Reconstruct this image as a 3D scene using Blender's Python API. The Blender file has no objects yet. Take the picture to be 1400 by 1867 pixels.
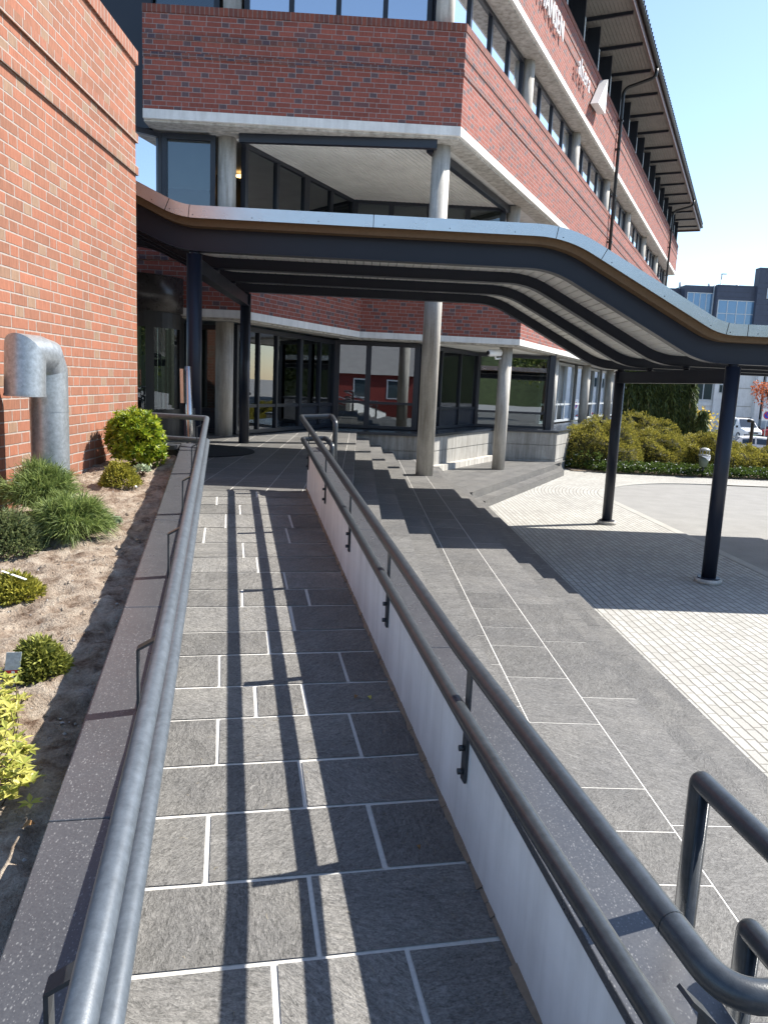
import bpy, bmesh, math, random
from mathutils import Vector, Matrix
random.seed(7)
R = math.radians
S = bpy.context.scene
# ------------------------------------------------------------------ camera
CAM_H = 2.29
FPX = 1405.0
cam = bpy.data.cameras.new('camera'); co = bpy.data.objects.new('camera', cam)
S.collection.objects.link(co); S.camera = co
cam.sensor_fit = 'HORIZONTAL'; cam.sensor_width = 36; cam.lens = FPX/1400*36
cam.clip_start = .02; cam.clip_end = 3000
g = Vector((320-700, 9300-933.5, FPX)).normalized(); up = -g
zc = Vector((0, 0, 1)); Yh = (zc-up*zc.dot(up)).normalized(); Xh = Yh.cross(up)
if Xh.x < 0: Xh = -Xh
RW = Matrix((Xh, Yh, up))                       # camera (x right, y down, z forward) -> world
def _w(v): return RW @ Vector(v)
cx_, cy_, cz_ = _w((1, 0, 0)), _w((0, -1, 0)), _w((0, 0, -1))
co.matrix_world = Matrix(((cx_.x, cy_.x, cz_.x, 0), (cx_.y, cy_.y, cz_.y, 0), (cx_.z, cy_.z, cz_.z, CAM_H), (0, 0, 0, 1)))
# ------------------------------------------------------------------ sun and sky
SUN_AZ, SUN_EL = R(22), R(45.8)                 # azimuth counted from +X towards +Y
sd = Vector((math.cos(SUN_AZ)*math.cos(SUN_EL), math.sin(SUN_AZ)*math.cos(SUN_EL), math.sin(SUN_EL)))
sun = bpy.data.lights.new('sun', 'SUN'); so = bpy.data.objects.new('sun', sun); S.collection.objects.link(so)
sun.energy = 5.0; sun.angle = R(.53); sun.color = (1, .955, .88)
so.rotation_euler = (-sd).to_track_quat('-Z', 'Y').to_euler()
wd = bpy.data.worlds.new('World'); S.world = wd; wd.use_nodes = True
wn = wd.node_tree; bg = wn.nodes['Background']
sk = wn.nodes.new('ShaderNodeTexSky'); sk.sky_type = 'NISHITA'; sk.sun_disc = False
sk.sun_elevation = SUN_EL; sk.sun_rotation = math.pi/2-SUN_AZ
sk.air_density = 1.0; sk.dust_density = .4; sk.ozone_density = 1.8
wn.links.new(sk.outputs[0], bg.inputs[0]); bg.inputs[1].default_value = .115
S.render.engine = 'CYCLES'
S.view_settings.view_transform = 'Standard'; S.view_settings.look = 'None'
S.view_settings.gamma = 1; S.view_settings.exposure = 1.15
S.cycles.max_bounces = 8; S.cycles.transparent_max_bounces = 12
# ------------------------------------------------------------------ frames of the place
H = .145                                         # riser
U = Vector((-.0385, .99926, 0)); V = Vector((.99926, .0385, 0))      # along / across the stairs
def uv(u, v, z=0): p = U*u+V*v; return Vector((p.x, p.y, z))
a = R(-11.75); RT = Vector((math.sin(a), math.cos(a), 0)); RQ = Vector((math.cos(a), -math.sin(a), 0))  # ramp
TOP = 8*H; SL = .08; T0 = 7.71
def rz(t): return TOP-SL*(T0-t)
def qt(q, t, h=0): p = RQ*q+RT*t; return Vector((p.x, p.y, rz(t)+h))
a = R(24.7); FD = Vector((math.sin(a), math.cos(a), 0)); FN = Vector((math.cos(a), -math.sin(a), 0))    # long facade
C1 = Vector((1.02, 14.2, 0))
def fs(s, o=0, z=0): p = C1+FD*s+FN*o; return Vector((p.x, p.y, z))
# ------------------------------------------------------------------ materials
def mat(name):
    m = bpy.data.materials.new(name); m.use_nodes = True
    return m, m.node_tree, m.node_tree.nodes['Principled BSDF']
def nd(t, typ, **k):
    n = t.nodes.new('ShaderNode'+typ)
    for a_, b in k.items():
        if a_.startswith('i_'):
            key = a_[2:]; key = int(key) if key.isdigit() else key.replace('_', ' ')
            n.inputs[key].default_value = b
        else: setattr(n, a_, b)
    return n
def L(t, a_, b): t.links.new(a_, b)
def mth(t, op, a_, b=None, clamp=False):
    n = t.nodes.new('ShaderNodeMath'); n.operation = op; n.use_clamp = clamp
    for i, v in enumerate((a_, b)):
        if v is None: continue
        if isinstance(v, (int, float)): n.inputs[i].default_value = v
        else: L(t, v, n.inputs[i])
    return n.outputs[0]
def mixc(t, f, a_, b, mode='MIX'):
    n = t.nodes.new('ShaderNodeMix'); n.data_type = 'RGBA'; n.blend_type = mode
    for s, v in ((n.inputs[0], f), (n.inputs[6], a_), (n.inputs[7], b)):
        if isinstance(v, (int, float)): s.default_value = v
        elif isinstance(v, tuple): s.default_value = (*v, 1) if len(v) == 3 else v
        else: L(t, v, s)
    return n.outputs[2]
def noise(t, vec, scale, detail=4, rough=.6, dims='3D'):
    n = nd(t, 'TexNoise'); n.inputs['Scale'].default_value = scale; n.inputs['Detail'].default_value = detail
    n.inputs['Roughness'].default_value = rough
    if vec is not None: L(t, vec, n.inputs['Vector'])
    return n.outputs['Fac']
def ramp(t, f, *stops):
    n = nd(t, 'ValToRGB'); e = n.color_ramp.elements
    while len(e) < len(stops): e.new(.5)
    for i, (p, c) in enumerate(stops): e[i].position = p; e[i].color = (*c, 1) if not isinstance(c, (int, float)) else (c, c, c, 1)
    L(t, f, n.inputs[0]); return n.outputs[0]
def bump(t, b, h, strength=.3, dist=.01):
    n = nd(t, 'Bump'); n.inputs['Strength'].default_value = strength; n.inputs['Distance'].default_value = dist
    L(t, h, n.inputs['Height']); L(t, n.outputs[0], b.inputs['Normal']); return n
def objco(t): return nd(t, 'TexCoord').outputs['Object']
def geopos(t): return nd(t, 'NewGeometry').outputs['Position']
def uvco(t): return nd(t, 'UVMap').outputs[0]
def vmul(t, v, xyz):
    n = nd(t, 'VectorMath', operation='MULTIPLY'); L(t, v, n.inputs[0]); n.inputs[1].default_value = xyz; return n.outputs[0]

def paint(name, col, rough=.4, metal=0, grain=.0, spec=.5, nscale=60, var=.12):
    m, t, b = mat(name); p = geopos(t)
    n1 = noise(t, p, 3, 5); c = mixc(t, n1, tuple(x*(1-var) for x in col), tuple(min(1, x*(1+var)) for x in col))
    if var > .2: c = mixc(t, .6, c, ramp(t, noise(t, p, 34, 6, .75), (.35, .62), (.65, 1.35)), 'MULTIPLY')
    L(t, c, b.inputs['Base Color']); b.inputs['Roughness'].default_value = rough; b.inputs['Metallic'].default_value = metal
    b.inputs['Specular IOR Level'].default_value = spec
    L(t, mth(t, 'MULTIPLY_ADD', noise(t, p, 7, 4), .12), b.inputs['Roughness'])
    r = t.nodes[-1]; r.inputs[2].default_value = rough-.06
    if grain: bump(t, b, noise(t, p, nscale, 3), grain, .002)
    return m

def brick_mat(name, c_main, c_alt, c_head, mortar, h=.0795, Ls=.2544, Hs=.1272, mw=.0105, soldier=False, headdark=.55, rowsh=.5):
    m, t, b = mat(name)
    sep = nd(t, 'SeparateXYZ'); L(t, uvco(t), sep.inputs[0]); x, y = sep.outputs[0], sep.outputs[1]
    if soldier: h, Ls = 10.0, .0795
    P = Ls*2+Hs if not soldier else Ls
    row = mth(t, 'FLOOR', mth(t, 'DIVIDE', y, h)); fy = mth(t, 'MULTIPLY', mth(t, 'FRACT', mth(t, 'DIVIDE', y, h)), h)
    if soldier:
        xo = x
    else:
        par = mth(t, 'MODULO', row, 2.0)
        blk = nd(t, 'TexWhiteNoise', noise_dimensions='1D'); L(t, mth(t, 'FLOOR', mth(t, 'DIVIDE', row, 6.0)), blk.inputs['W'])
        xo = mth(t, 'ADD', mth(t, 'ADD', x, mth(t, 'MULTIPLY', par, (Ls+Hs)*rowsh)), mth(t, 'MULTIPLY', blk.outputs[0], P))
        q = nd(t, 'TexWhiteNoise', noise_dimensions='1D'); L(t, row, q.inputs['W'])
        xo = mth(t, 'ADD', xo, mth(t, 'MULTIPLY', mth(t, 'FLOOR', mth(t, 'MULTIPLY', q.outputs[0], 1.35)), Ls+Hs*.5))
    per = mth(t, 'FLOOR', mth(t, 'DIVIDE', xo, P)); xx = mth(t, 'MULTIPLY', mth(t, 'FRACT', mth(t, 'DIVIDE', xo, P)), P)
    if soldier:
        i = mth(t, 'MULTIPLY', xx, 0.0); loc = xx; wid = Ls; ish = i
    else:
        i1 = mth(t, 'GREATER_THAN', xx, Ls); i2 = mth(t, 'GREATER_THAN', xx, 2*Ls); i = mth(t, 'ADD', i1, i2)
        loc = mth(t, 'SUBTRACT', xx, mth(t, 'MULTIPLY', i, Ls)); ish = i2
        wid = mth(t, 'SUBTRACT', Ls, mth(t, 'MULTIPLY', i2, Ls-Hs))
    # wobbly joints
    wob = mth(t, 'MULTIPLY', mth(t, 'SUBTRACT', noise(t, uvco(t), 22, 3), .5), .009)
    ex = mth(t, 'MINIMUM', loc, mth(t, 'SUBTRACT', wid, loc)); ey = mth(t, 'MINIMUM', fy, mth(t, 'SUBTRACT', h, fy)) if not soldier else ex
    e = mth(t, 'ADD', mth(t, 'MINIMUM', ex, ey), wob)
    face = nd(t, 'MapRange'); face.inputs[1].default_value = mw*.38; face.inputs[2].default_value = mw*.62; L(t, e, face.inputs[0]); face = face.outputs[0]
    idv = nd(t, 'CombineXYZ'); L(t, mth(t, 'ADD', mth(t, 'MULTIPLY', per, 3.0), i), idv.inputs[0]); L(t, row, idv.inputs[1])
    wn_ = nd(t, 'TexWhiteNoise', noise_dimensions='2D'); L(t, idv.outputs[0], wn_.inputs[0]); rnd = wn_.outputs[0]
    sepc = nd(t, 'SeparateColor'); L(t, wn_.outputs[1], sepc.inputs[0])
    col = mixc(t, rnd, c_main, c_alt)
    hd = mth(t, 'MULTIPLY', mth(t, 'MULTIPLY', ish, mth(t, 'GREATER_THAN', sepc.outputs[1], 1-headdark)), .85)
    hd2 = mth(t, 'MAXIMUM', hd, mth(t, 'MULTIPLY', mth(t, 'GREATER_THAN', sepc.outputs[1], .955), .6))
    col = mixc(t, hd2, col, c_head)
    streak = noise(t, vmul(t, uvco(t), (48, 7, 1)), 1.0, 4, .65)
    col = mixc(t, .55, col, ramp(t, streak, (.3, .62), (.7, 1.25)), 'MULTIPLY')
    big = noise(t, uvco(t), .8, 4); col = mixc(t, .5, col, ramp(t, big, (.3, .78), (.7, 1.12)), 'MULTIPLY')
    mcol = mixc(t, noise(t, uvco(t), 30, 3), tuple(v*.75 for v in mortar), mortar)
    col = mixc(t, face, mcol, col); L(t, col, b.inputs['Base Color'])
    b.inputs['Roughness'].default_value = .85; b.inputs['Specular IOR Level'].default_value = .3
    hh = mth(t, 'ADD', mth(t, 'MULTIPLY', face, .8), mth(t, 'MULTIPLY', streak, .35)); bump(t, b, hh, .9, .008)
    return m
MORT = (.37, .315, .28)
M = {}
M['brick_wing'] = brick_mat('wing_brick', (.315, .126, .076), (.235, .108, .068), (.25, .17, .115), MORT, headdark=.35)
M['brick'] = brick_mat('red_brick', (.305, .092, .066), (.225, .068, .05), (.10, .08, .088), (.36, .30, .285), headdark=.6)
M['brick_row'] = brick_mat('ledge_brick', (.12, .06, .055), (.24, .085, .06), (.07, .06, .08), (.3, .25, .24), Ls=.1272, Hs=.1272, headdark=.5)
M['wing_row'] = brick_mat('wing_ledge_brick', (.29, .122, .078), (.24, .118, .074), (.24, .16, .105), MORT, Ls=.1272, Hs=.1272, headdark=.3)
M['soldier'] = brick_mat('soldier_brick', (.24, .075, .05), (.15, .06, .05), (.1, .06, .06), (.27, .22, .2), soldier=True)
M['wing_soldier'] = brick_mat('wing_soldier_brick', (.29, .122, .078), (.24, .105, .07), (.22, .15, .10), MORT, soldier=True)

def slate(name, lo, hi, rough=.6, bs=.7, spec=.28):
    """split stone: long torn fibres and shallow ledges over a fine mineral grain"""
    m, t, b = mat(name); p = geopos(t); pv = nd(t, 'VertexColor', layer_name='tint')
    rot = nd(t, 'VectorRotate', rotation_type='Z_AXIS'); L(t, p, rot.inputs['Vector']); L(t, mth(t, 'MULTIPLY', pv.outputs[0], 9.0), rot.inputs['Angle'])
    q = rot.outputs[0]
    def fib(sx, sy, dist, det):
        n = nd(t, 'TexNoise'); n.inputs['Scale'].default_value = 1; n.inputs['Detail'].default_value = det; n.inputs['Roughness'].default_value = .68; n.inputs['Distortion'].default_value = dist
        L(t, vmul(t, q, (sx, sy, 30)), n.inputs['Vector']); return n.outputs['Fac']
    f1, f2, f3 = fib(38, 85, 1.2, 7), fib(150, 110, .6, 5), fib(4.5, 9, 1.0, 6)
    n2 = noise(t, p, 2.2, 5, .6)
    g_ = mth(t, 'ADD', mth(t, 'MULTIPLY', f1, .62), mth(t, 'MULTIPLY', f2, .38))
    c = ramp(t, g_, (.34, tuple(v*.55 for v in lo)), (.49, tuple((x+y)/2 for x, y in zip(lo, hi))), (.64, tuple(v*1.25 for v in hi)))
    c = mixc(t, .4, c, ramp(t, f3, (.32, .62), (.68, 1.28)), 'MULTIPLY'); c = mixc(t, .55, c, ramp(t, n2, (.3, (.68, .68, .70)), (.7, (1.25, 1.22, 1.16))), 'MULTIPLY')
    c = mixc(t, 1.0, c, pv.outputs[0], 'MULTIPLY')
    vs = nd(t, 'TexVoronoi', feature='DISTANCE_TO_EDGE'); vs.inputs['Scale'].default_value = 3.2
    wv = nd(t, 'VectorMath', operation='ADD'); L(t, p, wv.inputs[0]); L(t, vmul(t, nd_noise_col(t, p, 2.5), (1.2, 1.2, 1.2)), wv.inputs[1]); L(t, wv.outputs[0], vs.inputs['Vector'])
    scr = mth(t, 'MULTIPLY', ramp(t, vs.outputs[0], (.0, 1.0), (.006, .0)), mth(t, 'GREATER_THAN', noise(t, p, 6, 2), .58))
    c = mixc(t, mth(t, 'MULTIPLY', scr, .3), c, (.45, .43, .40))
    L(t, c, b.inputs['Base Color']); b.inputs['Specular IOR Level'].default_value = spec
    L(t, mth(t, 'ADD', mth(t, 'MULTIPLY', f3, .25), rough-.12), b.inputs['Roughness'])
    hh = mth(t, 'ADD', mth(t, 'MULTIPLY', f1, .30), mth(t, 'ADD', mth(t, 'MULTIPLY', f3, .75), mth(t, 'MULTIPLY', f2, .10))); bump(t, b, hh, bs, .028); return m
def nd_noise_col(t, p, sc):
    n = nd(t, 'TexNoise'); n.inputs['Scale'].default_value = sc; L(t, p, n.inputs['Vector']); return n.outputs['Color']
M['slate'] = slate('riven_slate', (.110, .107, .101), (.228, .221, .209))
M['slate2'] = slate('stair_slate', (.080, .078, .075), (.165, .161, .154), .6, .45)
def plain(name, col, rough=.8, bscale=40, bs=.3, var=.25, spec=.3, stain=0):
    m, t, b = mat(name); p = geopos(t)
    n = noise(t, p, bscale, 5, .7); n2 = noise(t, p, 2.2, 5)
    c = mixc(t, n, tuple(x*(1-var) for x in col), tuple(min(1, x*(1+var)) for x in col))
    c = mixc(t, .45, c, ramp(t, n2, (.3, .75), (.7, 1.15)), 'MULTIPLY')
    if stain:
        st = noise(t, vmul(t, p, (9, 9, .9)), 1.0, 5, .65); c = mixc(t, stain, c, ramp(t, st, (.35, (.45, .43, .4)), (.6, 1.0)), 'MULTIPLY')
    L(t, c, b.inputs['Base Color']); b.inputs['Roughness'].default_value = rough; b.inputs['Specular IOR Level'].default_value = spec
    bump(t, b, n, bs, .004); return m
M['mortar'] = plain('pale_grout', (.56, .54, .50), .9, 60, .3)
M['concrete'] = plain('cast_concrete', (.53, .505, .46), .8, 30, .35, .22, .3, .75)
M['concrete_pale'] = plain('pale_concrete', (.74, .725, .69), .75, 30, .25, .12, .3, .25)
M['plinth'] = plain('plinth_concrete', (.36, .35, .325), .8, 26, .35, .2, .3, .7)
M['white_wall'] = plain('white_wall_paint', (.92, .91, .89), .7, 14, .14, .03, .3, .22)
M['kerb'] = plain('kerb_stone', (.34, .33, .30), .85, 50, .3)
M['asphalt'] = plain('asphalt_surface', (.24, .235, .222), .9, 120, .5, .3)
M['ground'] = plain('road_ground', (.27, .265, .25), .9, 30, .2, .2)
M['white_render'] = plain('white_render', (.66, .67, .67), .8, 20, .1, .06, .3, .15)
M['dark_clad'] = plain('dark_cladding', (.055, .066, .098), .6, 12, .1, .12)
M['frame'] = paint('frame_paint', (.018, .022, .032), .35)
M['frame_pale'] = paint('pale_frame', (.42, .45, .47), .4)
M['panel'] = paint('panel_paint', (.028, .034, .046), .25)
M['steel_dark'] = paint('canopy_paint', (.014, .018, .030), .38, 0, .06, .35, 300)
M['rail'] = paint('rail_paint', (.040, .046, .052), .30, .10, .14, .6, 420, .22)
M['galv'] = paint('galvanised_steel', (.42, .45, .47), .38, .75, .08, .5, 50, .22)
M['rail_sunlit'] = paint('rail_sunlit_steel', (.092, .108, .126), .40, .12, .12, .5, 300, .21)  # same steel as the other rail; sunlit look put into a lighter colour
M['stainless'] = paint('stainless_steel', (.55, .54, .52), .25, 1.0)
M['black'] = paint('black_plastic', (.012, .012, .014), .4)
M['alu'] = paint('aluminium_flashing', (.64, .65, .66), .26, .92, .03, .5, 8, .05)
M['wood'] = plain('plywood_edge', (.15, .10, .058), .7, 30, .3, .3)
M['white_slat'] = plain('white_slats', (.86, .85, .80), .6, 20, .05, .05)
M['groove'] = plain('slat_groove', (.03, .03, .03), .9)
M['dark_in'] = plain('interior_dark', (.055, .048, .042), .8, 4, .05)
M['blind'] = plain('window_blind', (.62, .64, .63), .7, 8, .05, .05)
def lamp(name, col, e):
    m, t, b = mat(name); b.inputs['Base Color'].default_value = (*col, 1); b.inputs['Emission Color'].default_value = (*col, 1); b.inputs['Emission Strength'].default_value = e; return m
M['lamp'] = lamp('ceiling_lamp_glow', (1, .62, .22), 2.2)
def glass(name, tint, k0, rough=0.0):
    m, t, b = mat(name); t.nodes.remove(b); o = t.nodes['Material Output']
    tr = nd(t, 'BsdfTransparent'); tr.inputs[0].default_value = (*tint, 1)
    gl = nd(t, 'BsdfGlossy'); gl.inputs[0].default_value = (.88, .93, 1, 1); gl.inputs[1].default_value = rough
    fr = nd(t, 'Fresnel'); fr.inputs[0].default_value = 1.55
    w = noise(t, geopos(t), .6, 2); bp = nd(t, 'Bump'); bp.inputs['Strength'].default_value = .02; bp.inputs['Distance'].default_value = .05; L(t, w, bp.inputs['Height'])
    L(t, bp.outputs[0], gl.inputs['Normal'])
    f = mth(t, 'ADD', mth(t, 'MULTIPLY', fr.outputs[0], 1.5), k0, True)
    mx = nd(t, 'MixShader'); L(t, f, mx.inputs[0]); L(t, tr.outputs[0], mx.inputs[1]); L(t, gl.outputs[0], mx.inputs[2]); L(t, mx.outputs[0], o.inputs[0]); return m
M['glass'] = glass('window_glass', (.50, .56, .55), .05)
M['glass_mid'] = glass('dark_glass', (.30, .36, .36), .22)
M['glass_sky'] = glass('solar_glass', (.20, .27, .30), .62)
def granite():
    m, t, b = mat('speckled_granite'); p = geopos(t)
    sp = None
    for sc_, thr in ((115, .55), (210, .5)):
        v = nd(t, 'TexVoronoi'); v.inputs['Scale'].default_value = sc_; L(t, vmul(t, p, (1, .55, 1)), v.inputs['Vector'])
        k_ = ramp(t, v.outputs['Distance'], (.14, 1.0), (.30, 0.0)); sep = nd(t, 'SeparateColor'); L(t, v.outputs['Color'], sep.inputs[0])
        k_ = mth(t, 'MULTIPLY', k_, mth(t, 'GREATER_THAN', sep.outputs[0], thr)); sp = k_ if sp is None else mth(t, 'MAXIMUM', sp, k_)
    n = noise(t, p, 150, 3); base = mixc(t, n, (.034, .036, .043), (.088, .09, .096))
    c = mixc(t, mth(t, 'MULTIPLY', sp, .55), base, (.25, .25, .25)); c = mixc(t, .4, c, ramp(t, noise(t, p, 3, 4), (.3, .7), (.7, 1.2)), 'MULTIPLY')
    L(t, c, b.inputs['Base Color']); b.inputs['Roughness'].default_value = .28; b.inputs['Specular IOR Level'].default_value = .6
    L(t, mth(t, 'ADD', mth(t, 'MULTIPLY', noise(t, p, 9, 5), .25), .18), b.inputs['Roughness']); return m
M['granite'] = granite()
def pavers():
    m, t, b = mat('pale_pavers'); sep = nd(t, 'SeparateXYZ'); L(t, uvco(t), sep.inputs[0]); x, y = sep.outputs[0], sep.outputs[1]
    wx = noise(t, geopos(t), 9, 2); h = .080; y = mth(t, 'ADD', y, mth(t, 'MULTIPLY', wx, .012))
    row = mth(t, 'FLOOR', mth(t, 'DIVIDE', y, h)); fy = mth(t, 'MULTIPLY', mth(t, 'FRACT', mth(t, 'DIVIDE', y, h)), h)
    q = nd(t, 'TexWhiteNoise', noise_dimensions='1D'); L(t, row, q.inputs['W'])
    xo = mth(t, 'ADD', x, mth(t, 'MULTIPLY', q.outputs[0], .2)); w = .19
    fx = mth(t, 'MULTIPLY', mth(t, 'FRACT', mth(t, 'DIVIDE', xo, w)), w)
    ex = mth(t, 'MINIMUM', fx, mth(t, 'SUBTRACT', w, fx)); ey = mth(t, 'MINIMUM', fy, mth(t, 'SUBTRACT', h, fy))
    e = mth(t, 'MINIMUM', mth(t, 'ADD', ex, .0018), ey)
    e = mth(t, 'ADD', e, mth(t, 'MULTIPLY', mth(t, 'SUBTRACT', noise(t, geopos(t), 40, 3), .5), .008))
    mr = nd(t, 'MapRange'); mr.inputs[1].default_value = .0035; mr.inputs[2].default_value = .011; L(t, e, mr.inputs[0])
    idv = nd(t, 'CombineXYZ'); L(t, mth(t, 'FLOOR', mth(t, 'DIVIDE', xo, w)), idv.inputs[0]); L(t, row, idv.inputs[1])
    wn_ = nd(t, 'TexWhiteNoise', noise_dimensions='2D'); L(t, idv.outputs[0], wn_.inputs[0])
    c = mixc(t, wn_.outputs[0], (.32, .31, .283), (.395, .385, .352))
    c = mixc(t, .5, c, ramp(t, noise(t, geopos(t), 70, 4), (.3, .7), (.7, 1.2)), 'MULTIPLY'); c = mixc(t, .5, c, ramp(t, noise(t, geopos(t), .9, 5), (.3, .75), (.7, 1.12)), 'MULTIPLY')
    c = mixc(t, mr.outputs[0], (.165, .155, .135), c); L(t, c, b.inputs['Base Color']); b.inputs['Roughness'].default_value = .85
    bump(t, b, mr.outputs[0], .6, .006); return m
M['pavers'] = pavers()
def soil():
    m, t, b = mat('garden_soil'); p = geopos(t)
    n = noise(t, p, 9, 8, .7); n2 = noise(t, p, 2.0, 4); n3 = noise(t, p, 90, 4, .7)
    c = ramp(t, n, (.33, (.11, .07, .048)), (.45, (.26, .20, .15)), (.61, (.40, .335, .265)))
    c = mixc(t, .6, c, ramp(t, n3, (.3, .55), (.7, 1.35)), 'MULTIPLY'); c = mixc(t, mth(t, 'GREATER_THAN', n2, .62), c, (.25, .2, .15), 'MIX') if False else c
    L(t, c, b.inputs['Base Color']); b.inputs['Roughness'].default_value = .95; b.inputs['Specular IOR Level'].default_value = .1
    bump(t, b, mth(t, 'ADD', n, mth(t, 'MULTIPLY', n3, .5)), .9, .03); return m
M['soil'] = soil()
def leaf(name, c1, c2, rough=.45, trans=.35, c3=None):
    m, t, b = mat(name); g_ = nd(t, 'NewGeometry'); rp = g_.outputs['Random Per Island']
    c = ramp(t, rp, (0, c1), (.75, c2), (1, c3 or tuple(v*1.25 for v in c2)))
    L(t, c, b.inputs['Base Color']); b.inputs['Roughness'].default_value = rough; b.inputs['Specular IOR Level'].default_value = .35
    tl = nd(t, 'BsdfTranslucent'); L(t, mixc(t, .4, c, (.5, .6, .05), 'MULTIPLY'), tl.inputs[0]); L(t, c, tl.inputs[0])
    mx = nd(t, 'MixShader'); mx.inputs[0].default_value = trans; o = t.nodes['Material Output']
    L(t, b.outputs[0], mx.inputs[1]); L(t, tl.outputs[0], mx.inputs[2]); L(t, mx.outputs[0], o.inputs[0]); return m
M['lf_bright'] = leaf('bright_shrub_leaf', (.07, .14, .012), (.33, .40, .025), .35, .35, (.55, .56, .07))
M['lf_pine'] = leaf('pine_needle', (.07, .12, .035), (.25, .31, .09), .5, .3)
M['lf_jun'] = leaf('juniper_leaf', (.06, .09, .035), (.21, .24, .10), .6, .3)
M['lf_gold'] = leaf('golden_juniper_leaf', (.11, .12, .018), (.40, .37, .06), .55, .3)
M['lf_olive'] = leaf('olive_juniper_leaf', (.09, .11, .02), (.28, .29, .06), .6, .3)
M['lf_azal'] = leaf('azalea_leaf', (.26, .30, .05), (.56, .52, .14), .4, .4)
M['lf_pale'] = leaf('pale_leaf', (.20, .26, .15), (.38, .45, .30), .5, .3)
M['lf_shrub'] = leaf('gold_shrub_leaf', (.11, .115, .02), (.37, .33, .06), .6, .3, (.50, .43, .09))
M['lf_ivy'] = leaf('ground_cover_leaf', (.03, .06, .015), (.10, .15, .03), .45, .25)
M['lf_thuja'] = leaf('conifer_spray', (.022, .042, .012), (.10, .13, .034), .6, .2)
M['lf_yellow'] = leaf('yellow_tree_leaf', (.40, .30, .05), (.62, .48, .10), .5, .4)
M['lf_red'] = leaf('red_tree_leaf', (.28, .07, .03), (.48, .15, .06), .5, .4)
M['lf_green'] = leaf('green_tree_leaf', (.05, .09, .02), (.16, .19, .04), .5, .3)
M['petal'] = paint('white_petal', (.75, .75, .72), .6)
M['bark'] = plain('tree_bark', (.09, .065, .045), .9, 30, .6)
M['red_timber'] = plain('red_timber', (.13, .02, .016), .7, 20)
M['grey_roof'] = plain('grey_roof', (.16, .155, .15), .8, 20)
M['car_white'] = paint('white_car_paint', (.75, .75, .75), .2, 0, 0, .6, 60, .02)
M['car_red'] = paint('red_car_paint', (.30, .02, .02), .2, 0, 0, .6)
M['car_grey'] = paint('grey_car_paint', (.25, .27, .30), .2, .3, 0, .6)
M['car_glass'] = paint('car_glass', (.02, .03, .045), .05, 0, 0, .8)
M['bin_green'] = paint('bin_paint', (.10, .13, .10), .45)
M['sign_blue'] = paint('sign_blue', (.03, .06, .45), .4); M['sign_red'] = paint('sign_red', (.55, .03, .03), .4)
M['plate_green'] = paint('plate_green', (.03, .25, .12), .4)
M['sign_white'] = paint('sign_white', (.8, .8, .8), .4)
M['dark_mat'] = plain('bristle_mat', (.012, .012, .013), .9, 300, .9)
M['leaf_dry'] = plain('dry_leaf', (.22, .12, .05), .7, 60); M['leaf_yel'] = plain('fallen_yellow', (.5, .42, .1), .7, 60)
M['tag_face'] = plain('printed_tag', (.45, .5, .5), .4, 70, .0, .6)
M['stone'] = plain('pebble_stone', (.34, .31, .28), .85, 30)
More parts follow.
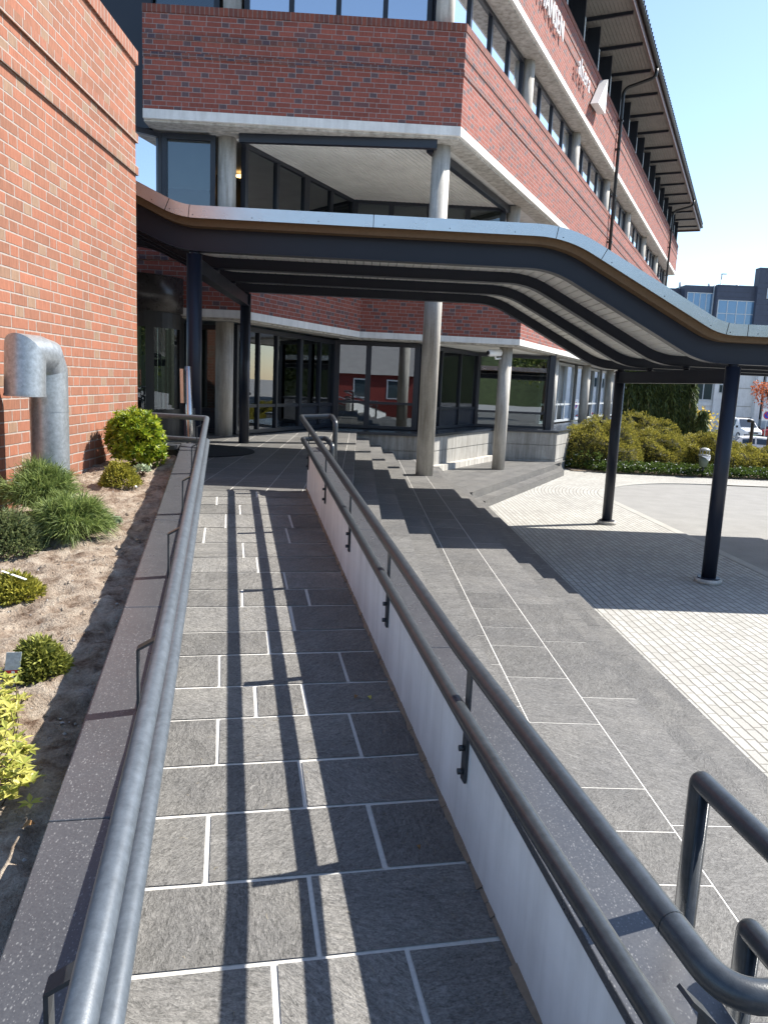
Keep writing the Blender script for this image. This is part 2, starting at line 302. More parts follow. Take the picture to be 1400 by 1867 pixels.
# ------------------------------------------------------------------ mesh helpers
COL = S.collection
class MB:
    def __init__(s): s.v = []; s.f = []; s.uv = []; s.tint = []; s.sm = []; s.mi = []; s.t = 1.0; s.m = 0
    def face(s, pts, uvs=None, smooth=False):
        b = len(s.v); s.v += [tuple(p) for p in pts]; s.f.append(tuple(range(b, b+len(pts))))
        s.uv.append(uvs or [(p[0], p[1]) for p in pts]); s.tint.append(s.t); s.sm.append(smooth); s.mi.append(s.m)
    def box(s, o, a_, b_, c_, uo=(0, 0)):
        """o corner, a_ horizontal length vector, b_ depth vector, c_ height vector"""
        o, a_, b_, c_ = Vector(o), Vector(a_), Vector(b_), Vector(c_)
        if a_.cross(b_).dot(c_) < 0: o = o+b_; b_ = -b_
        la, lb, lc = a_.length, b_.length, c_.length; x0 = uo[0]; z0 = o.z
        q = [(0, 0, 0), (1, 0, 0), (1, 1, 0), (0, 1, 0)]
        P = lambda i, j, k: o+a_*i+b_*j+c_*k
        s.face([P(0, 0, 0), P(1, 0, 0), P(1, 0, 1), P(0, 0, 1)], [(x0, z0), (x0+la, z0), (x0+la, z0+lc), (x0, z0+lc)])
        s.face([P(1, 1, 0), P(0, 1, 0), P(0, 1, 1), P(1, 1, 1)], [(x0+la, z0), (x0, z0), (x0, z0+lc), (x0+la, z0+lc)])
        s.face([P(1, 0, 0), P(1, 1, 0), P(1, 1, 1), P(1, 0, 1)], [(x0+la, z0), (x0+la+lb, z0), (x0+la+lb, z0+lc), (x0+la, z0+lc)])
        s.face([P(0, 1, 0), P(0, 0, 0), P(0, 0, 1), P(0, 1, 1)], [(x0-lb, z0), (x0, z0), (x0, z0+lc), (x0-lb, z0+lc)])
        s.face([P(0, 0, 1), P(1, 0, 1), P(1, 1, 1), P(0, 1, 1)], [(x0, 0), (x0+la, 0), (x0+la, lb), (x0, lb)])
        s.face([P(0, 1, 0), P(1, 1, 0), P(1, 0, 0), P(0, 0, 0)], [(x0, lb), (x0+la, lb), (x0+la, 0), (x0, 0)])
    def bar(s, p0, p1, w, h, upv=(0, 0, 1)):
        """box beam between p0,p1 ; w along side, h along up"""
        p0, p1 = Vector(p0), Vector(p1); d = (p1-p0); n = d.normalized(); u_ = Vector(upv); sd_ = n.cross(u_).normalized(); u_ = sd_.cross(n).normalized()
        s.box(p0-sd_*w/2-u_*h/2, d, sd_*w, u_*h)
    def prism(s, poly, z0, z1, u0=0.0):
        P = [Vector((p[0], p[1], 0)) for p in poly]
        ar = sum(P[i].x*P[(i+1) % len(P)].y-P[(i+1) % len(P)].x*P[i].y for i in range(len(P)))
        if ar < 0: P.reverse()
        s.face([(p.x, p.y, z1) for p in P]); s.face([(p.x, p.y, z0) for p in reversed(P)])
        d = u0
        for i in range(len(P)):
            q0, q1 = P[i], P[(i+1) % len(P)]; l = (q1-q0).length
            s.face([(q0.x, q0.y, z0), (q1.x, q1.y, z0), (q1.x, q1.y, z1), (q0.x, q0.y, z1)], [(d, z0), (d+l, z0), (d+l, z1), (d, z1)]); d += l
    def tube(s, pts, r, n=14, caps=True, closed=False):
        pts = [Vector(p) for p in pts]; rr = r if isinstance(r, (list, tuple)) else [r]*len(pts)
        rings = []; prev = None
        for i, p in enumerate(pts):
            a_ = pts[max(0, i-1)]; b_ = pts[min(len(pts)-1, i+1)]; d = (b_-a_).normalized()
            if prev is None:
                x = d.orthogonal().normalized()
            else:
                x = (prev-d*prev.dot(d)).normalized()
            prev = x; y = d.cross(x)
            rings.append([p+(x*math.cos(2*math.pi*k/n)+y*math.sin(2*math.pi*k/n))*rr[i] for k in range(n)])
        b = len(s.v); l = 0
        for ring in rings: s.v += [tuple(v) for v in ring]
        for i in range(len(rings)-1):
            for k in range(n):
                k2 = (k+1) % n; s.f.append((b+i*n+k, b+i*n+k2, b+(i+1)*n+k2, b+(i+1)*n+k))
                s.uv.append([(k/n, i), ((k+1)/n, i), ((k+1)/n, i+1), (k/n, i+1)]); s.tint.append(s.t); s.sm.append(True); s.mi.append(s.m)
        if caps:
            s.f.append(tuple(b+k for k in reversed(range(n)))); s.uv.append([(0, 0)]*n); s.tint.append(s.t); s.sm.append(False); s.mi.append(s.m)
            e = b+(len(rings)-1)*n; s.f.append(tuple(e+k for k in range(n))); s.uv.append([(0, 0)]*n); s.tint.append(s.t); s.sm.append(False); s.mi.append(s.m)
    def cyl(s, p, r, h, n=28, r2=None): s.tube([p, Vector(p)+Vector((0, 0, h))], [r, r2 if r2 is not None else r], n)
    def build(s, name, m, parent=None, bevel=0):
        me = bpy.data.meshes.new(name); me.from_pydata(s.v, [], s.f)
        me.uv_layers.new(name='UVMap'); me.color_attributes.new('tint', 'FLOAT_COLOR', 'CORNER'); ul = me.uv_layers['UVMap']; tl = me.color_attributes['tint']
        uvf = []; tf = []
        for fu, tt in zip(s.uv, s.tint):
            for w in fu: uvf += [w[0], w[1]]; tf += [tt, tt, tt, 1]
        ul.data.foreach_set('uv', uvf); tl.data.foreach_set('color', tf)
        me.polygons.foreach_set('use_smooth', s.sm)
        for mm in (m if isinstance(m, list) else [m]): me.materials.append(mm)
        me.polygons.foreach_set('material_index', s.mi); me.update()
        o = bpy.data.objects.new(name, me); COL.objects.link(o)
        if parent: o.parent = parent; o.matrix_parent_inverse = parent.matrix_world.inverted()
        if bevel:
            bm = bmesh.new(); bm.from_mesh(me); bmesh.ops.remove_doubles(bm, verts=bm.verts, dist=1e-5); bm.to_mesh(me); bm.free()
            md = o.modifiers.new('bevel', 'BEVEL'); md.width = bevel; md.segments = 2; md.limit_method = 'ANGLE'; md.angle_limit = R(40)
        return o
def tag(o, label=None, cat=None, group=None, kind=None):
    for k, v in (('label', label), ('category', cat), ('group', group), ('kind', kind)):
        if v: o[k] = v
    return o
def thing(name, label, cat, loc=(0, 0, 0), group=None):
    o = bpy.data.objects.new(name, None); COL.objects.link(o); o.location = loc; o.empty_display_size = .2
    o.matrix_world = Matrix.Translation(loc); return tag(o, label, cat, group)
def struct(o): o['kind'] = 'structure'; return o
def px2(px, py, y): d = RW @ Vector((px-700, py-933.5, FPX)); k = y/d.y; return d.x*k, CAM_H+d.z*k
Z = Vector((0, 0, 1))
def arc(c, a_, b_, n=7):
    """quarter bend: from c+a_ to c+b_ around c+a_+b_ corner-rounded"""
    return [c+a_*math.cos(i/n*math.pi/2)+b_*math.sin(i/n*math.pi/2) for i in range(n+1)]
def fillet(pts, r, n=6):
    pts = [Vector(p) for p in pts]; out = [pts[0]]
    for i in range(1, len(pts)-1):
        p, a_, b_ = pts[i], pts[i-1], pts[i+1]; d0 = (a_-p); d1 = (b_-p); rr = min(r, d0.length*.49, d1.length*.49)
        s_, e = p+d0.normalized()*rr, p+d1.normalized()*rr
        for k in range(n+1):
            w = k/n; out.append(s_*(1-w)**2+p*2*w*(1-w)+e*w*w)
    out.append(pts[-1]); return out
# ================================================================== SETTING: ground, ramp, stairs, paving
rnd = random.Random(3)
def tri_quad(mb, pts, tint, j=.003):
    mb.t = tint; mb.face([Vector(p)+Vector((rnd.uniform(-j, j), rnd.uniform(-j, j), 0)) for p in pts])
# ramp: grout bed with slabs on it
QL, QR = -.25, .815
mb = MB(); mb.face([qt(QL, -3), qt(QR, -3), qt(QR, T0), qt(QL, T0)]); struct(mb.build('ramp_grout', M['mortar']))
rows = [7.70, 7.46, 7.14, 6.80, 6.36, 5.92, 5.56, 5.22, 4.88, 4.58, 4.20, 3.90, 3.545, 3.246, 2.885, 2.575, 2.229, 1.90, 1.55, 1.24, .9, .55, .2, -.15, -.5, -.9, -1.3, -1.7, -2.1, -2.5, -2.9]
jpx = {1: [396], 2: [438], 4: [375, 520], 5: [446], 6: [470], 7: [521], 8: [442, 562], 9: [533], 10: [490], 11: [401, 629], 12: [467, 557], 13: [397, 650], 14: [553], 15: [379, 691], 16: [572], 17: [502, 760]}
ymid = {1: 908, 2: 930, 4: 960, 5: 1030, 6: 1030, 7: 1060, 8: 1092, 9: 1130, 10: 1175, 11: 1225, 12: 1283, 13: 1350, 14: 1440, 15: 1545, 16: 1665, 17: 1800}
def ramp_q(px, py):
    d = RW @ Vector((px-700, py-933.5, FPX)); o = Vector((0, 0, CAM_H)); k = (rz(0)-CAM_H)/(d.z-SL*d.dot(RT)); return (d*k).dot(RQ)
mb = MB()
for i in range(len(rows)-1):
    t1, t0 = rows[i], rows[i+1]; js = [ramp_q(x, ymid[i]) for x in jpx[i]] if i in jpx else ([QL+.3+.45*rnd.random()] if rnd.random() < .6 else [QL+.25, QL+.8])
    js = sorted(j for j in js if QL+.08 < j < QR-.05); e = [QL]+js+[QR]; gq = .0085; gt = .008
    for k in range(len(e)-1):
        a_, b_ = e[k]+gq*(k > 0), e[k+1]-(gq if k < len(e)-2 else .012)
        tri_quad(mb, [qt(a_, t0+gt, .004), qt(b_, t0+gt, .004), qt(b_, t1-gt, .004), qt(a_, t1-gt, .004)], rnd.uniform(.82, 1.22))
struct(mb.build('ramp', M['slate']))
# platform at the entrance
WO = .985                                            # outer face of the ramp's side wall
def wall_t(v, q=WO): return (v-q*RQ.dot(V))/RT.dot(V)  # t where the wall line crosses stair line v
def wall_p(v, q=WO): t = wall_t(v, q); p = RQ*q+RT*t; return p
UF = 17.7
A_ = {'p': [-.03], }
pl = [RQ*QL+RT*T0, RQ*.82+RT*T0, RQ*.82+RT*7.86, RQ*WO+RT*7.86, wall_p(-.03), uv(UF, -.03), uv(UF+1.2, -.5), uv(UF-.2, -6.5), uv(7.9, -6.5), uv(8.0, -2.2)]
mb = MB(); mb.prism([(p.x, p.y) for p in pl], TOP-.3, TOP-.005); struct(mb.build('platform_bed', M['slate2']))
mb = MB(); mb.face([Vector((p.x, p.y, TOP-.003)) for p in pl]); struct(mb.build('platform_grout', M['mortar']))
def clip(poly, n, d):
    """keep side n.p <= d"""
    out = []
    for i in range(len(poly)):
        p, q = poly[i], poly[(i+1) % len(poly)]; a_, b_ = p.dot(n)-d, q.dot(n)-d
        if a_ <= 0: out.append(p)
        if a_*b_ < 0: out.append(p+(q-p)*(a_/(a_-b_)))
    return out
def slabs(mb, poly, z, vs, ulen, gap=.004, u0=-3, u1=UF, seed=0, joints=None, h=.003, tv=.14):
    """stone slabs laid in strips along the stairs, clipped to a convex polygon"""
    rg = random.Random(seed)
    for k in range(len(vs)-1):
        va, vb = vs[k]+gap, vs[k+1]-gap; us = [u0]
        if joints and k in joints: us += joints[k]; 
        while us[-1] < u1: us.append(us[-1]+ulen*rg.uniform(.85, 1.2))
        us = [u for u in us if u <= u1]+[u1]
        for i in range(len(us)-1):
            p = [uv(us[i]+gap, va), uv(us[i]+gap, vb), uv(us[i+1]-gap, vb), uv(us[i+1]-gap, va)]
            for (n, d) in poly:
                if len(p) >= 3: p = clip(p, n, d)
            if len(p) >= 3: mb.t = rg.uniform(1-tv, 1+tv); mb.face([Vector((q.x, q.y, z+h)) for q in p])
mb = MB()
slabs(mb, [(-RT, -T0-.012), (V, -.032), (RQ, QR+3)], TOP-.003, [-6.3+.36*i for i in range(19)], .62, .004, 6.0, UF+.9, 5)
slabs(mb, [(RT, T0-.012+.02), (V, -.032), (-RQ, -WO)], TOP-.003, [-.6, -.3, -.03], .6, .004, 5.5, 8, 6)
struct(mb.build('platform', M['slate2']))
# steps: three up to the platform, a broad landing, four down to the pale paving
edges = [(-.03, .245, 7), (.245, .52, 6), (.52, .805, 5), (.805, 1.64, 4), (1.64, 1.90, 3), (1.90, 2.165, 2), (2.165, 2.43, 1)]
UN = -2.6
mbs, mbb, mbg = MB(), MB(), MB()
LJ = [2.44-.6*4, 2.44-.6*3, 2.44-.6*2, 2.44-.6, 2.44, 2.77, 3.10, 3.75, 4.38, 4.94, 5.34, 5.81, 6.28, 6.82, 7.43, 8.03, 8.62, 9.2, 9.8, 10.4]
for n_, (va, vb, k) in enumerate(edges):
    z = k*H; far = UF if k >= 3 else 14.75-.0*(k)
    if k == 2: far = 15.2
    if k == 1: far = 15.0
    p = []
    for v in (va, vb):
        u = wall_p(v).dot(U) if wall_t(v) > -3 else UN
        p.append(uv(max(u, UN), v))
    p += [uv(far, vb), uv(far, va)]
    mbb.prism([(q.x, q.y) for q in p], -.05 if k < 5 else z-.4, z-.003)
    poly = [(-RQ, -WO-.003)]
    gp = p[:]; gp = clip(clip(gp, V, vb-.004), -V, -va-.004)
    mbg.face([Vector((q.x, q.y, z-.0015)) for q in (gp if sum(gp[i].x*gp[(i+1) % len(gp)].y-gp[(i+1) % len(gp)].x*gp[i].y for i in range(len(gp))) > 0 else gp[::-1])])
    if k == 4: slabs(mbs, poly, z-.003, [va, .95, 1.325, vb+.012], .6, .0042, UN, far, 11, {1: LJ, 0: [u+.2 for u in LJ], 2: [u-.28 for u in LJ[::2]]})
    else: slabs(mbs, poly, z-.003, [va-.0, vb+.012], .62, .0025, UN, far, 20+k, None, .003, .1)
struct(mbg.build('stair_grout', M['mortar'])); struct(mbb.build('stair_bed', M['slate2'])); struct(mbs.build('stairs', M['slate2']))
# lower terrace in front of the ground-floor windows, two risers above the paving
tn = FD.copy(); side = Vector((FD.y, -FD.x, 0))
TA = Vector((1.93, 14.62, 0)); TB = TA+FD*7.0
def tz(poly, z0, z1, mb): mb.prism([(p.x, p.y) for p in poly], z0, z1)
i0 = uv(14.75, 1.64); 
mbb = MB(); t1 = [uv(UF+.2, 1.64), uv(14.75, 1.64), uv(14.75, 1.9), TA-side*.27, TB-side*.27, TB-side*.42+FD*1.6, TB-side*3.4+FD*1.4]
tz(t1, -.05, 2*H-.005, mbb)
mbb.prism([(p.x, p.y) for p in [TA-side*.27, TA, TB+FD*.05, TB-side*.27+FD*.05]], -.05, H-.005)
mbb.prism([(p.x, p.y) for p in [TB-side*.27+FD*.05, TB+FD*.05, TB+FD*.9-side*.25, TB-side*.42+FD*1.6]], -.05, H-.004)
struct(mbb.build('terrace_bed', M['slate2']))
mb = MB()
def fslabs(mb, a0, a1, w0, w1, z, gap, ln, seed, polys=()):
    rg = random.Random(seed); w = w0
    while w < w1-1e-6:
        w2 = min(w+.36, w1); s_ = a0-rg.random()*ln
        while s_ < a1:
            e = s_+ln*rg.uniform(.9, 1.1); p = [TA+FD*max(s_, a0)-side*w, TA+FD*min(e, a1)-side*w, TA+FD*min(e, a1)-side*(w2-gap*2), TA+FD*max(s_, a0)-side*(w2-gap*2)]
            for n, d in polys:
                if len(p) >= 3: p = clip(p, n, d)
            if len(p) >= 3: mb.t = rg.uniform(.88, 1.14); mb.face([Vector((q.x, q.y, z)) for q in p])
            s_ = e+gap*2
        w = w2
fslabs(mb, -3, 8.6, .275, 6.2, 2*H-.002, .004, .62, 3, [(-V, -1.645), (FD, TB.dot(FD)+1.4)])
fslabs(mb, 0, 7.02, .003, .268, H-.002, .002, .5, 4)
struct(mb.build('terrace', M['slate2']))
# ground sheets
def gz(y): return 0 if y < 27.5 else -1.32*min(1, (y-27.5)/6)
mb = MB(); ys = [-60, -20, 0, 27.5, 33.5, 45, 56, 80, 160, 400, 1500]
for i in range(len(ys)-1):
    mb.face([(-900, ys[i], gz(ys[i])-.05), (900, ys[i], gz(ys[i])-.05), (900, ys[i+1], gz(ys[i+1])-.05), (-900, ys[i+1], gz(ys[i+1])-.05)], None)
struct(mb.build('ground', M['ground']))
# asphalt turning place and the paving round it
UC, VC, RC = 16.4, 9.35, 3.75
arcp = [(UC+RC*math.sin(k/24*math.pi/2), VC-RC*math.cos(k/24*math.pi/2)) for k in range(25)]
mb = MB(); out = [(-8, VC-RC)]+arcp+[(UC+RC, 34), (-8, 34)]
mb.face([uv(u, v, -.022) for u, v in out]); struct(mb.build('asphalt', M['asphalt']))
def pv_uv(u, v):
    du = max(u-UC, 0); dv = VC-v; r = math.hypot(du, dv) if dv > 0 else max(du, 0.0)
    if dv <= 0: return (UC+RC*math.pi/2-dv, du) if u > UC else (u, dv)
    return ((u if u < UC else UC+RC*math.atan2(du, dv)), r)
mb = MB()
KR = RC+.16
def strip(r0, r1, n, mb, z):
    rs = [r0+(r1-r0)*i/n for i in range(n+1)]
    for i in range(n):
        ra, rb = rs[i], rs[i+1]
        for (ua, ub) in [(-8, 2), (2, 9), (9, UC)]:
            mb.face([uv(ua, VC-ra, z), uv(ua, VC-rb, z), uv(ub, VC-rb, z), uv(ub, VC-ra, z)], [(ua, ra), (ua, rb), (ub, rb), (ub, ra)])
        for k in range(24):
            a0, a1 = k/24*math.pi/2, (k+1)/24*math.pi/2
            P = lambda r, a_: uv(UC+r*math.sin(a_), VC-r*math.cos(a_), z)
            mb.face([P(ra, a0), P(rb, a0), P(rb, a1), P(ra, a1)], [(UC+RC*a0, ra), (UC+RC*a0, rb), (UC+RC*a1, rb), (UC+RC*a1, ra)])
        mb.face([uv(UC+ra, VC, z), uv(UC+rb, VC, z), uv(UC+rb, 34, z), uv(UC+ra, 34, z)], [(UC+RC*1.5708, ra), (UC+RC*1.5708, rb), (UC+RC*1.5708+34-VC, rb), (UC+RC*1.5708+34-VC, ra)])
strip(KR+.006, 7.1, 1, mb, 0); struct(mb.build('pale_paving', M['pavers']))
mb = MB(); strip(KR+.004, 10.9, 1, mb, -.03); struct(mb.build('far_pavement', M['kerb']))
mb = MB(); strip(RC, KR, 1, mb, .002); 
for (ua, ub) in [(-8, UC)]: mb.face([uv(ua, VC-RC, -.03), uv(ub, VC-RC, -.03), uv(ub, VC-RC, .002), uv(ua, VC-RC, .002)])
for k in range(24):
    p, q = arcp[k], arcp[k+1]; mb.face([uv(*p, -.03), uv(*q, -.03), uv(*q, .002), uv(*p, .002)])
struct(mb.build('kerb', M['kerb']))
# soil bed: left of the planter coping, uneven
mb = MB(); nx, ny = 90, 330
def soil_z(q, t):
    base = rz(t)+.437-.105-.05*min(1, max(0, (-.44-q)/1.6))
    n = .5*math.sin(q*7+t*3.1)+.5*math.sin(t*8.3-q*5)+.35*math.sin(q*19+t*13)+.3*math.sin(t*27+q*11)
    n += .5*math.sin(t*41+q*37)*math.sin(q*53-t*19)+.4*math.sin(t*17-q*29+1)
    return base+.015*n
rg = random.Random(9); gr = [[soil_z(-.42-2.6*j/nx, -2.5+10.4*i/ny)+rg.uniform(-.008, .008) for j in range(nx+1)] for i in range(ny+1)]
for i in range(ny):
    for j in range(nx):
        c = [(i, j), (i, j+1), (i+1, j+1), (i+1, j)]
        P = [];
        for a_, b_ in c: p = RQ*(-.42-2.6*b_/nx)+RT*(-2.5+10.4*a_/ny); P.append((p.x, p.y, gr[a_][b_]))
        mb.face(P[::-1], None, True)
o = mb.build('soil_bed', M['soil']); bm = bmesh.new(); bm.from_mesh(o.data); bmesh.ops.remove_doubles(bm, verts=bm.verts, dist=1e-4); bm.to_mesh(o.data); bm.free(); struct(o)

# ================================================================== RAMP WALL, PLANTER COPING, HANDRAILS
CH = .437
w = thing('ramp_wall', 'low white painted wall with dark granite coping along the right edge of the ramp', 'wall', qt(.9, 4))
mb = MB(); 
def rbox(mb, q0, q1, t0, t1, h0, h1):
    P = [qt(q0, t0, h0), qt(q1, t0, h0), qt(q1, t1, h0), qt(q0, t1, h0)]; Q_ = [qt(q0, t0, h1), qt(q1, t0, h1), qt(q1, t1, h1), qt(q0, t1, h1)]
    for f in ([P[3], P[2], P[1], P[0]], Q_, [P[0], P[1], Q_[1], Q_[0]], [P[1], P[2], Q_[2], Q_[1]], [P[2], P[3], Q_[3], Q_[2]], [P[3], P[0], Q_[0], Q_[3]]): mb.face(f)
rbox(mb, .812, .982, -2.8, 7.84, -1.2, CH-.032); mb.build('wall_body', M['white_wall'], w)
mb = MB(); js = [-2.8, -.9, 1.0, 2.95, 4.75, 6.55, 7.855]
for i in range(len(js)-1): rbox(mb, .792, 1.0, js[i]+.002, js[i+1]-.002, CH-.03, CH)
mb.build('coping', M['granite'], w, .003)
w = thing('planter_wall', 'planter edging wall with speckled dark granite coping beside the soil bed', 'wall', qt(-.34, 4))
mb = MB(); rbox(mb, -.425, -.255, -2.8, 7.86, -1.2, CH-.032)
p0 = qt(-.43, 7.84); mb.box((p0.x, p0.y-.16, 1.0), (-1.2, -.02, 0), (0, .16, 0), (0, 0, rz(7.8)+CH-.05-1.0)); mb.build('wall_body', M['black'], w)
mb = MB(); js = [-2.8, -1.2, .55, 1.95, 3.454, 4.95, 6.4, 7.88]
for i in range(len(js)-1): rbox(mb, -.44, -.243, js[i]+.002, js[i+1]-.002, CH-.03, CH)
mb.box((p0.x-.02, p0.y-.18, rz(7.8)+CH-.046), (-1.2, -.02, 0), (0, .2, 0), (0, 0, .045)); mb.build('coping', M['granite'], w, .003)
RR = .0255
def bracket(root, m, q_wall, q_rail, t, sgn, hr=.70, h0=.23):
    """flat bar bolted to the wall, rising and bending over to both rails; sgn +1: wall lies on the +q side"""
    mb = MB(); wd_ = .042; th = .008; qw = q_wall-sgn*.008
    pts = [qt(qw, t, h0), qt(qw, t, hr-.06), qt(q_rail, t, hr-.012)]
    for i in range(2):
        a_, b_ = pts[i], pts[i+1]; d = b_-a_; n = d.cross(RT).normalized()
        mb.box(a_-RT*wd_/2-n*th/2, d*1.003, RT*wd_, n*th)
    mb.bar(qt(qw, t, .455), qt(q_rail, t, .485), .03, .012)
    b = mb.build('bracket', m, root)
    if h0 < .3:
        for h_ in (.265, .35): mb = MB(); mb.tube([qt(qw, t, h_), qt(qw-sgn*.022, t, h_)], .011, 8); mb.build('bolt', m, b)
mb = MB(); tt = -2.5
while tt < 7.8:
    w0, w1 = rnd.uniform(.006, .02), rnd.uniform(.006, .02); mb.face([qt(.808-w0, tt, .0062), qt(.812, tt, .0062), qt(.812, tt+.06, .0062), qt(.808-w1, tt+.06, .0062)]); mb.face([qt(.808-w0, tt, .0062), qt(.808-w1, tt+.06, .0062), qt(.8117, tt+.06, .006+w1*.6), qt(.8117, tt, .006+w0*.6)][::-1]); tt += .0605
M['joint_brown'] = plain('wall_foot_joint', (.26, .20, .145), .95, 50, .6, .35); struct(mb.build('ramp_joint', M['joint_brown']))
BT = [-1.5, -.33, 1.0, 2.335, 3.683, 4.966, 6.305, 7.72]
hr = thing('handrail', 'dark grey double tubular handrail over the white ramp wall, looping round at both ends', 'handrail', qt(.75, 4))
hu, hl = .725, .51
def F(q, t, h): return qt(q, t, h+max(0, 2.3-t)*.043)
def mitre(pts, rad):
    """polyline with each inner corner rounded by its own radius"""
    out = [pts[0]]
    for i in range(1, len(pts)-1):
        a_ = pts[0] if i == 1 else (pts[i-1]+pts[i])*.5; b_ = pts[-1] if i == len(pts)-2 else (pts[i]+pts[i+1])*.5
        out += fillet([a_, pts[i], b_], rad[i-1], 9)[1:]
    return out
NT = .885
up_ = mitre([F(1.075, 1.46, -.2), F(1.075, 1.46, hu), F(1.06, NT, hu), F(.748, NT, hu), F(.748, 2.3, hu), F(.748, 7.97, hu), F(1.06, 7.97, hu+.02), F(1.06, 7.66, hu), F(1.06, 7.66, 0)], [.012, .13, .13, .05, .03, .05, .05])
mb = MB(); mb.tube(up_, RR, 20)
mb.tube([F(.748, 1.045, hu), F(.748, 1.049, hu)], RR+.0010, 20, False)
mb.build('upper_rail', M['rail'], hr)
lo_ = mitre([F(1.08, 1.255, -.3), F(1.08, 1.255, hl), F(1.07, NT, hl), F(.762, NT, hl), F(.762, 2.3, hl), F(.762, 7.9, hl), F(1.0, 7.9, hl+.015), F(1.02, 7.55, hl), F(1.02, 7.55, 0)], [.012, .13, .13, .05, .03, .05, .05])
mb = MB(); mb.tube(lo_, RR, 20); mb.build('lower_rail', M['rail'], hr)
for t in BT: bracket(hr, M['rail'], .812, .755, t, 1)
hl_ = thing('handrail', 'galvanised double handrail, grey lightened as if sunlit, beside the planter on the left of the ramp', 'handrail', qt(-.2, 4))
e1 = F(-.19, 7.62, hu); e2 = Vector((-4.2, 8.0, e1.z))
mb = MB(); mb.tube(mitre([F(-.19, -2.6, hu), F(-.19, 2.3, hu), e1, e2], [.05, .03]), RR, 20); mb.build('upper_rail', M['rail_sunlit'], hl_)
e1 = F(-.185, 7.62, hl); e2 = Vector((-4.2, 8.0, e1.z))
mb = MB(); mb.tube(mitre([F(-.185, -2.6, hl), F(-.185, 2.3, hl), e1, e2], [.05, .03]), RR, 20); mb.build('lower_rail', M['rail_sunlit'], hl_)
for t in (-1.4, -.12, 1.19, 2.51, 3.86, 5.1, 6.4, 7.5): bracket(hl_, M['rail'], -.284, -.19, t, -1, .715, .425)
# ================================================================== BRICK WING ON THE LEFT
a = R(-.5); WD = Vector((math.sin(a), math.cos(a), 0)); WN = Vector((math.cos(a), -math.sin(a), 0)); WC = Vector((-2.62, 8.10, 0))
wing = thing('brick_wing', 'sunlit orange brick wing with two projecting brick courses, left of the ramp', 'building', WC-WD*2)
def wbox(mb, s0, s1, o0, o1, z0, z1):
    p = WC-WD*s1+WN*o0; mb.box((p.x, p.y, z0), WD*(s1-s0), WN*(o1-o0), (0, 0, z1-z0))
mb = MB(); wbox(mb, 0, 3.9, -4.5, 0, .3, 5.235); mb.build('wall', M['brick_wing'], wing)
for z in (4.215, 4.52): mb = MB(); wbox(mb, -.022, 3.92, -4.5, .022, z, z+.08); mb.build('ledge_course', M['wing_row'], wing)
mb = MB(); wbox(mb, -.025, 3.92, -4.5, .025, 5.237, 5.36); mb.build('soldier_course', M['wing_soldier'], wing)
# ================================================================== OFFICE BUILDING
ob = thing('office_building', 'large red brick office building with concrete bands, round columns and a wide eave', 'building', (3, 18, 0))
B1, B2, B3 = 3.30, 6.55, 9.73                      # undersides of the concrete bands
BT1, BT2, BT3 = 3.435, 6.70, 9.875                 # tops
PT1, PT2, PT3 = 5.02, 8.33, 11.46                  # parapet tops
FE = 39.3
G0c = Vector((-2.67, 14.0, 0)); G12 = Vector((-.75, 18.28, 0)); G3 = fs(4.72); G3 = Vector((G3.x, G3.y, 0))
GL = G0c-V*3.2; F1L = C1-V*5.42
def wallrun(mb, pts, z0, z1, th, n_in, uo=0):
    """vertical wall along pts, thickness th towards n_in side (sign +1 = left of travel)"""
    d = uo
    for i in range(len(pts)-1):
        p, q = pts[i], pts[i+1]; e = (q-p); n = Vector((-e.y, e.x, 0)).normalized()*n_in
        mb.box((p.x, p.y, z0), (e.x, e.y, 0), n*th, (0, 0, z1-z0), (d, 0)); d += e.length
def inset(pts, o):
    """offset polyline to its left by o with mitred corners"""
    out = []
    for i, p in enumerate(pts):
        ns = []
        if i > 0: e = (p-pts[i-1]).normalized(); ns.append(Vector((-e.y, e.x, 0)))
        if i < len(pts)-1: e = (pts[i+1]-p).normalized(); ns.append(Vector((-e.y, e.x, 0)))
        if len(ns) == 1: out.append(p+ns[0]*o)
        else: m_ = (ns[0]+ns[1]).normalized(); out.append(p+m_*(o/m_.dot(ns[0])))
    return out
def ribbon(mb, pts, o0, o1, z0, z1):
    """mitred wall ribbon along a polyline between inward offsets o0<o1 (left side)"""
    A, Bp = inset(pts, o0), inset(pts, o1); d = 0
    for i in range(len(pts)-1):
        a0, a1, b0, b1 = A[i], A[i+1], Bp[i], Bp[i+1]; l = (a1-a0).length
        P = lambda p, z: (p.x, p.y, z)
        mb.face([P(a0, z0), P(a1, z0), P(a1, z1), P(a0, z1)], [(d, z0), (d+l, z0), (d+l, z1), (d, z1)])
        mb.face([P(b1, z0), P(b0, z0), P(b0, z1), P(b1, z1)], [(d+l, z0), (d, z0), (d, z1), (d+l, z1)])
        mb.face([P(a0, z1), P(a1, z1), P(b1, z1), P(b0, z1)], [(d, 0), (d+l, 0), (d+l, o1-o0), (d, o1-o0)])
        mb.face([P(b0, z0), P(b1, z0), P(a1, z0), P(a0, z0)], [(d, o1-o0), (d+l, o1-o0), (d+l, 0), (d, 0)]); d += l
    for i in (0, -1):
        a_, b_ = A[i], Bp[i]; w_ = o1-o0; f = [(a_.x, a_.y, z0), (b_.x, b_.y, z0), (b_.x, b_.y, z1), (a_.x, a_.y, z1)]
        mb.face(f if i == -1 else f[::-1], [(0, z0), (w_, z0), (w_, z1), (0, z1)])
up_line = [F1L, C1, fs(FE), fs(FE, -14)]                              # upper storeys
up_line = [Vector((p.x, p.y, 0)) for p in up_line]
lo_line = [GL, G0c, G12, G3, Vector((*fs(FE-.2)[:2], 0)), Vector((*fs(FE-.2, -14)[:2], 0))]
